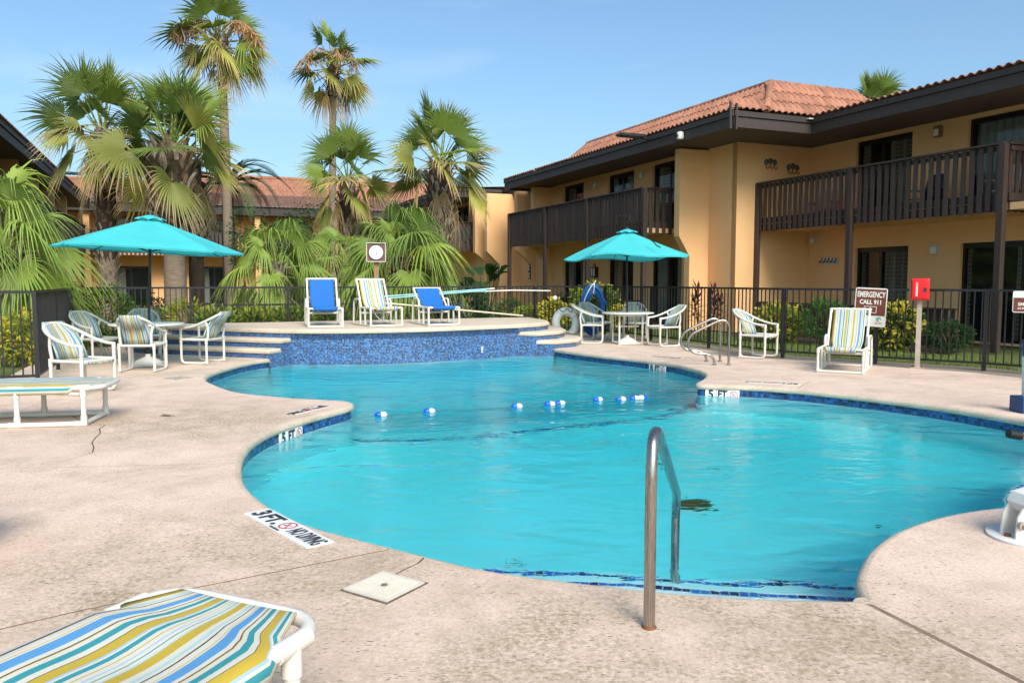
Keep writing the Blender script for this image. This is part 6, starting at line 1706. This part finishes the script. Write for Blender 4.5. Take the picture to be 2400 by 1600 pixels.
palm('fan palm left of the stout one with a narrow booted trunk', -11.1, 22.0, 5.55, 0.24, 0.22, n=19, ny=5, ndry=7, pmin=-8, scale=1.05, boots=(1.2, 5.35), nb=(20, 7), top_r=0.24, seed=13, boot_s=0.85)
palm('tallest slender fan palm at the upper left', -10.6, 30.0, 10.35, 0.19, 0.15, key='tall', keyy='tally', n=20, ny=7, ndry=7, scale=1.4, boots=(9.5, 10.35), nb=(5, 7), top_r=0.25, seed=21, stalks=7, lean=(-0.1, 0), pmin=-35, group='tall slender palms')
palm('tall slender fan palm with a tattered crown left of centre', -8.05, 36.0, 10.95, 0.17, 0.14, key='tall', keyy='tally', n=15, ny=7, ndry=7, scale=1.35, boots=(9.6, 10.85), nb=(6, 7), top_r=0.27, seed=22, stalks=7, lean=(0.15, 0), pmin=-35, group='tall slender palms')
palm('fan palm behind the clock with yellowing lower leaves', -5.3, 26.0, 4.8, 0.20, 0.18, n=19, ny=6, ndry=7, pmin=-8, scale=0.95, boots=(2.6, 4.65), nb=(10, 7), top_r=0.27, seed=31)
palm('fan palm with thick booted trunk at the end of the far balcony', -2.15, 24.0, 5.0, 0.26, 0.24, n=17, ny=4, ndry=6, pmin=-4, scale=1.12, boots=(2.6, 4.9), nb=(14, 9), top_r=0.36, seed=32, boot_s=0.95)
palm('small distant palm seen between two nearer crowns', -7.3, 60.0, 7.6, 0.16, 0.14, key='tall', keyy='tally', n=16, ny=5, ndry=4, scale=1.2, seed=41, group='distant palms')
palm('palm top rising behind the terracotta roof at the right', 16.0, 36.0, 9.1, 0.2, 0.18, n=16, ny=2, ndry=0, scale=0.9, seed=42, pmin=20, group='distant palms')
G5 = 'low drooping fan palms'
palm('low bright green fan palm over the fence at the left edge', -9.3, 14.6, 2.15, 0.17, 0.16, key='low', keyy='low', n=22, ny=4, ndry=5, scale=1.22, boots=(0.9, 2.1), nb=(7, 7), top_r=0.22, seed=51, group=G5)
palm('low drooping fan palm between the left umbrella and the clock', -6.05, 20.6, 1.95, 0.17, 0.17, key='low', keyy='low', n=18, ny=5, ndry=4, scale=1.0, boots=(0.7, 1.9), nb=(6, 7), top_r=0.22, seed=52, group=G5)
palm('wide low drooping fan palm directly behind the clock', -3.0, 21.6, 2.15, 0.2, 0.19, key='low', keyy='low', n=25, ny=6, ndry=4, scale=1.22, boots=(0.8, 2.1), nb=(7, 7), top_r=0.25, seed=53, group=G5)
palm('low fan palm left of the clock, half behind the blue chair', -4.75, 22.6, 2.0, 0.17, 0.17, key='low', keyy='low', n=15, ny=3, ndry=4, scale=0.92, boots=(0.8, 1.9), nb=(6, 6), top_r=0.21, seed=54, group=G5)
# date palm with feather leaves
def feather(seed, L=2.6):
    rnd = random.Random(seed); mb = MB(); N = 26; c = []
    for i in range(N+1):
        f = i/N; c.append(Vector((L*(f-0.18*f**3), 0, L*(0.62*f-0.95*f*f))))
    mb.tube(c, [0.03-0.026*i/N for i in range(N+1)], 5)
    for i in range(2, N):
        for q in (0, 0.5):
            b_ = c[i].lerp(c[i+1], q) if i < N else c[i]; tdir = (c[min(N, i+1)]-c[i]).normalized(); l = 0.46*sin(pi*(0.12+0.85*i/N))*rnd.uniform(.85, 1.1)
            for s in (-1, 1):
                d = (tdir*0.75+Vector((0, s, 0))*0.75+Vector((0, 0, 0.22))).normalized()*l; e_ = b_+d-Vector((0, 0, 0.05)); w_ = tdir*0.016
                mb.add([b_-w_, b_+w_, b_+d*0.6+w_*1.1, e_, b_+d*0.6-w_*1.1], [(0, 1, 2, 3, 4)])
    return mb.mesh('frond', 'date_green')
fe = [feather(s) for s in range(3)]
t = thing('date_palm', 'date palm with dark feather fronds behind the stout palm', 'palm tree', (-11.3, 32.0, -0.03), 0)
mb = MB(); mb.tube([(0, 0, 0), (0, 0, 3), (0, 0, 5.2)], [0.3, 0.24, 0.22], 12); obj('trunk', mb, 'trunk_dark', t, True)
for i in range(20):
    az = i*2.4; tl = -0.75+1.15*(i/20); s = random.uniform(0.9, 1.15); o = link('frond', fe[i % 3], t, (0, 0, 5.2), (0, 0, 0), (s, s, s)); o.matrix_local = Matrix.Translation((0, 0, 5.2)) @ Matrix.Rotation(az, 4, 'Z') @ Matrix.Rotation(tl, 4, 'Y') @ Matrix.Diagonal((s, s, s, 1))

# ------------------------------------------------------------------ shrubs and plants
def leafcloud(mb, n, rx, ry, h, size, rnd, z0=0.1, strap=False, up=0.3):
    for i in range(n):
        a = rnd.uniform(0, 2*pi); u = rnd.uniform(-1, 1); r = rnd.uniform(0.35, 1)**0.45
        bx, by, bz = cos(a)*sqrt(1-u*u), sin(a)*sqrt(1-u*u), u
        wob_ = 1+0.28*noise.noise(Vector((bx*2.1+rx*7, by*2.1, bz*2.1)))
        p = Vector((rx*bx*r*wob_, ry*by*r*wob_, z0+(h-z0)*(0.5+0.5*bz*r*wob_)))
        d = (Vector((bx, by, bz*0.7+up))+Vector((rnd.gauss(0, .45), rnd.gauss(0, .45), rnd.gauss(0, .4)))).normalized()
        L = size*rnd.uniform(0.7, 1.3); wd = L*(0.11 if strap else 0.24); s = d.cross(Vector((rnd.gauss(0, 1), rnd.gauss(0, 1), rnd.gauss(0, 1)))).normalized()*wd
        nn = d.cross(s).normalized()*wd*0.35; q = p+d*L*0.5; e_ = p+d*L-Vector((0, 0, L*0.15))
        mb.add([p, q+s-nn*0, e_, q-s, q+nn], [(0, 1, 4), (1, 2, 4), (2, 3, 4), (3, 0, 4)], [[(0, 0.1), (1, .5), (.5, .6)], [(1, .5), (.5, 1), (.5, .6)], [(.5, 1), (0, .5), (.5, .6)], [(0, .5), (0, .1), (.5, .6)]])
def shrub(label, x, y, h, rx, ry, n, size, mat, cat='shrub', strap=False, name='shrub', mat2=None, group='shrubs beyond the fence', seed=None, up=0.3):
    rnd = random.Random(seed if seed is not None else hash_(label)); t = thing(name, label, cat, (x, y, -0.03), GRZ, group)
    mb = MB(); leafcloud(mb, n if not mat2 else int(n*0.6), rx, ry, h, size, rnd, strap=strap, up=up); obj('foliage', mb, mat, t)
    if mat2: mb = MB(); leafcloud(mb, int(n*0.5), rx*0.92, ry*0.92, h*0.93, size, rnd, strap=strap, up=up); obj('foliage', mb, mat2, t)
    for k in range(4):
        a = rnd.uniform(0, 6.3); mb = MB(); mb.tube([(0.05*cos(a), 0.05*sin(a), 0), (rx*0.3*cos(a), ry*0.3*sin(a), h*0.4), (rx*0.5*cos(a+.4), ry*0.5*sin(a+.4), h*0.75)], [0.018, 0.013, 0.007], 5); obj('stem', mb, 'stem', t)
    return t
shrub('yellow variegated shrub behind the lone striped chair', 6.35, 18.9, 0.92, 0.55, 0.5, 900, 0.15, 'shrub_yellow', mat2='shrub_lime')
shrub('yellow variegated shrub left of the red phone post', 8.05, 16.7, 1.0, 0.5, 0.5, 850, 0.15, 'shrub_yellow', mat2='shrub_green')
shrub('rounded dark green shrub right of the red phone post', 8.78, 16.0, 0.66, 0.48, 0.45, 1300, 0.075, 'shrub_dark')
shrub('loose green shrub with narrow leaves left of the emergency sign', 7.15, 18.2, 1.02, 0.6, 0.5, 900, 0.17, 'shrub_green', strap=True, up=0.8)
shrub('pale low shrub between the two yellow shrubs', 7.6, 17.3, 0.6, 0.5, 0.4, 500, 0.12, 'shrub_green', mat2='shrub_lime')
shrub('tall yellow green bush behind the blue hose', 2.5, 24.0, 1.42, 0.85, 0.7, 1500, 0.13, 'shrub_lime', mat2='shrub_green')
shrub('yellow bush left of the life ring beyond the fence', 1.2, 23.4, 0.95, 0.5, 0.5, 900, 0.12, 'shrub_yellow', mat2='shrub_lime')
shrub('round green bush beyond the end of the pool poles', -0.1, 24.5, 0.95, 0.42, 0.4, 1100, 0.085, 'shrub_green')
shrub('small lime bush between the round green and yellow bushes', 0.45, 24.0, 0.72, 0.42, 0.4, 500, 0.13, 'shrub_lime')
shrub('bright yellow bush seen under the right table', 3.15, 22.6, 0.8, 0.4, 0.4, 600, 0.11, 'shrub_yellow', mat2='shrub_lime')
shrub('leafy dark green plants behind the reclined blue chair', -1.45, 22.3, 1.3, 0.75, 0.6, 700, 0.30, 'shrub_dark', strap=True, up=0.9)
shrub('yellow green shrub behind the gap between terrace chairs', -2.55, 21.0, 0.95, 0.35, 0.3, 420, 0.11, 'shrub_lime')
shrub('pale striped leafy shrub at the foot of the stout palm', -8.1, 19.9, 0.95, 0.55, 0.45, 420, 0.22, 'shrub_lime', strap=True, mat2='shrub_yellow', up=0.7)
shrub('green flowering hedge at the corner of the left fence', -9.15, 18.0, 1.35, 0.6, 0.5, 1300, 0.11, 'shrub_green', mat2='shrub_lime')
shrub('yellow leafed bush beyond the near left fence', -8.35, 13.6, 0.95, 0.45, 0.4, 600, 0.12, 'shrub_yellow', mat2='shrub_lime')
shrub('long dark clipped hedge far behind the left table', -11.2, 24.5, 0.95, 1.5, 0.5, 1500, 0.10, 'shrub_dark')
shrub('dark hedge at the foot of the left wing', -13.0, 22.0, 0.8, 1.4, 0.5, 1200, 0.10, 'shrub_dark')
for i, (x, y) in enumerate([(-6.9, 18.5), (-6.1, 19.0), (-5.3, 19.3), (-4.4, 19.75), (-6.5, 19.6)]):
    shrub(['first bright low plant from the left behind the terrace', 'second bright low plant behind the terrace rail', 'third bright low plant behind the blue terrace chair', 'fourth bright low plant left of the clock post', 'bright low plant in the back row behind the terrace'][i], x, y, 0.72, 0.45, 0.35, 420, 0.28, 'shrub_lime', strap=True, up=1.2, name='low_plant', cat='plant', group='bright low plants behind the terrace', mat2='shrub_green')
t = thing('ti_plant', 'dark red ti plant behind the fence right of the umbrella', 'plant', (4.75, 19.6, -0.03)); rnd = random.Random(77)
for k in range(5):
    sx, sy, hh = rnd.uniform(-.35, .35), rnd.uniform(-.25, .25), rnd.uniform(0.75, 1.35); mb = MB(); mb.tube([(sx*0.5, sy*0.5, 0), (sx, sy, hh)], [0.015, 0.01], 5); obj('stem', mb, 'stem', t)
    mb = MB()
    for q in range(26):
        a = q*2.4; f = q/26; z = hh*(0.45+0.55*f); e_ = 0.2+1.0*f; L = 0.30*rnd.uniform(.8, 1.1); d = Vector((cos(a)*cos(e_), sin(a)*cos(e_), sin(e_))); s = Vector((-sin(a), cos(a), 0))*0.032; p = Vector((sx, sy, z)); m_ = p+d*L*0.5; tip = p+d*L-Vector((0, 0, 0.09*(1-f)))
        mb.add([p, m_+s, tip, m_-s, m_-Vector((0, 0, 0.012))], [(0, 1, 4), (1, 2, 4), (2, 3, 4), (3, 0, 4)], [[(0, .1), (1, .5), (.5, .6)], [(1, .5), (.5, 1), (.5, .6)], [(.5, 1), (0, .5), (.5, .6)], [(0, .5), (0, .1), (.5, .6)]])
    obj('leaf_rosette', mb, 'ti_red', t)
t = thing('bird_of_paradise', 'large paddle leaved plant beside the far shear walls', 'plant', (-0.95, 27.0, -0.03)); rnd = random.Random(78)
for k in range(11):
    a = rnd.uniform(0, 6.3); lean = rnd.uniform(0.15, 0.55); hh = rnd.uniform(1.1, 1.7); L = rnd.uniform(0.8, 1.1); mb = MB(); b0 = Vector((0.15*cos(a), 0.15*sin(a), 0)); b1 = b0+Vector((lean*cos(a), lean*sin(a), hh))
    mb.tube([b0, b0.lerp(b1, .5), b1], [0.03, 0.022, 0.014], 6); rows = []
    for i in range(9):
        f = i/8; c = b1+Vector((cos(a)*L*0.55*f, sin(a)*L*0.55*f, L*(0.85*f-0.55*f*f))); wd = 0.20*sin(pi*(0.08+0.88*f))
        rows.append([c+Vector((-sin(a), cos(a), 0))*wd*e+Vector((0, 0, 0.05*abs(e))) for e in (-1, -.5, 0, .5, 1)])
    mb.grid(rows); obj('leaf', mb, 'banana_green', t, True, 60)
def tree(label, x, y, h, trunk_h, rx, n, mat, seed):
    rnd = random.Random(seed); t = thing('broadleaf_tree', label, 'tree', (x, y, -0.03)); mb = MB()
    mb.tube([(0, 0, 0), (0.05, 0, trunk_h*0.5), (0, 0.05, trunk_h)], [0.12, 0.09, 0.07], 8)
    for k in range(7):
        a = k*0.9; mb.tube([(0, 0.05, trunk_h*0.8), (rx*0.4*cos(a), rx*0.4*sin(a), trunk_h+0.3*(h-trunk_h)), (rx*0.75*cos(a+.2), rx*0.75*sin(a+.2), trunk_h+0.6*(h-trunk_h))], [0.05, 0.03, 0.01], 6)
    obj('trunk', mb, 'stem', t, True); mb = MB()
    for k in range(12):
        a = rnd.uniform(0, 6.3); q = rnd.uniform(0.2, 0.85)*rx; cz = trunk_h+rnd.uniform(0.1, 0.85)*(h-trunk_h); sub = MB(); leafcloud(sub, n//12, rx*0.42, rx*0.42, rx*0.6, 0.12, rnd, z0=-rx*0.3)
        mb.add([(v[0]+q*cos(a), v[1]+q*sin(a), v[2]+cz) for v in sub.v], sub.f, sub.uv)
    obj('crown', mb, mat, t); return t
tree('leafy green tree in front of the back wing roof', -8.7, 30.0, 3.9, 1.6, 1.75, 3600, 'shrub_dark', 5)
tree('small green tree behind the clock palm', -4.6, 33.0, 3.2, 1.2, 1.5, 2400, 'shrub_dark', 6)
# mulch bed by the right patio, grass blades
sheet('mulch_bed', [W(0.6, -1.3), W(7.0, -1.6), W(7.0, -0.1), W(0.6, -0.1)][::-1], None, -0.02, 'mulch')
def in_any(x, y, polys_): return any(inpoly(x, y, p) for p in polys_)
rnd = random.Random(9); mb = MB()
LAWNS = [([(3.15, 21.0), (5.55, 15.35), (8.05, 13.2), (9.4, 10.2), (10.3, 11.2), W(0.5, -1.2), W(7.2, -1.7), W(9, -2.6), (3.9, 22.5)], 15000), ([(-13, 10.5), (-7.9, 11.3), (-9.8, 16.0), (-15, 16)], 5000), ([(-10.2, 17.4), (-3, 20.2), (2.4, 22.3), (3, 26), (-12, 25)], 9000)]
BEDS = [[W(0.6, -1.2), W(7.0, -1.5), W(7.0, 0), W(0.6, 0)], PATH]
for poly, n in LAWNS:
    xs = [p[0] for p in poly]; ys = [p[1] for p in poly]
    for i in range(n):
        x, y = rnd.uniform(min(xs), max(xs)), rnd.uniform(min(ys), max(ys))
        if not inpoly(x, y, poly) or in_any(x, y, BEDS): continue
        a = rnd.uniform(0, 6.3); h = rnd.uniform(0.05, 0.10); wd = 0.008; lx, ly = rnd.gauss(0, .03), rnd.gauss(0, .03)
        mb.add([(x-wd*cos(a), y-wd*sin(a), -0.03), (x+wd*cos(a), y+wd*sin(a), -0.03), (x+lx, y+ly, -0.03+h)], [(0, 1, 2)], [[(0, 0), (1, 0), (.5, 1)]])
o = obj('grass', mb, 'grass_blade'); o['kind'] = 'stuff'; o['label'] = 'short green lawn grass beyond the fences'; o['category'] = 'grass'
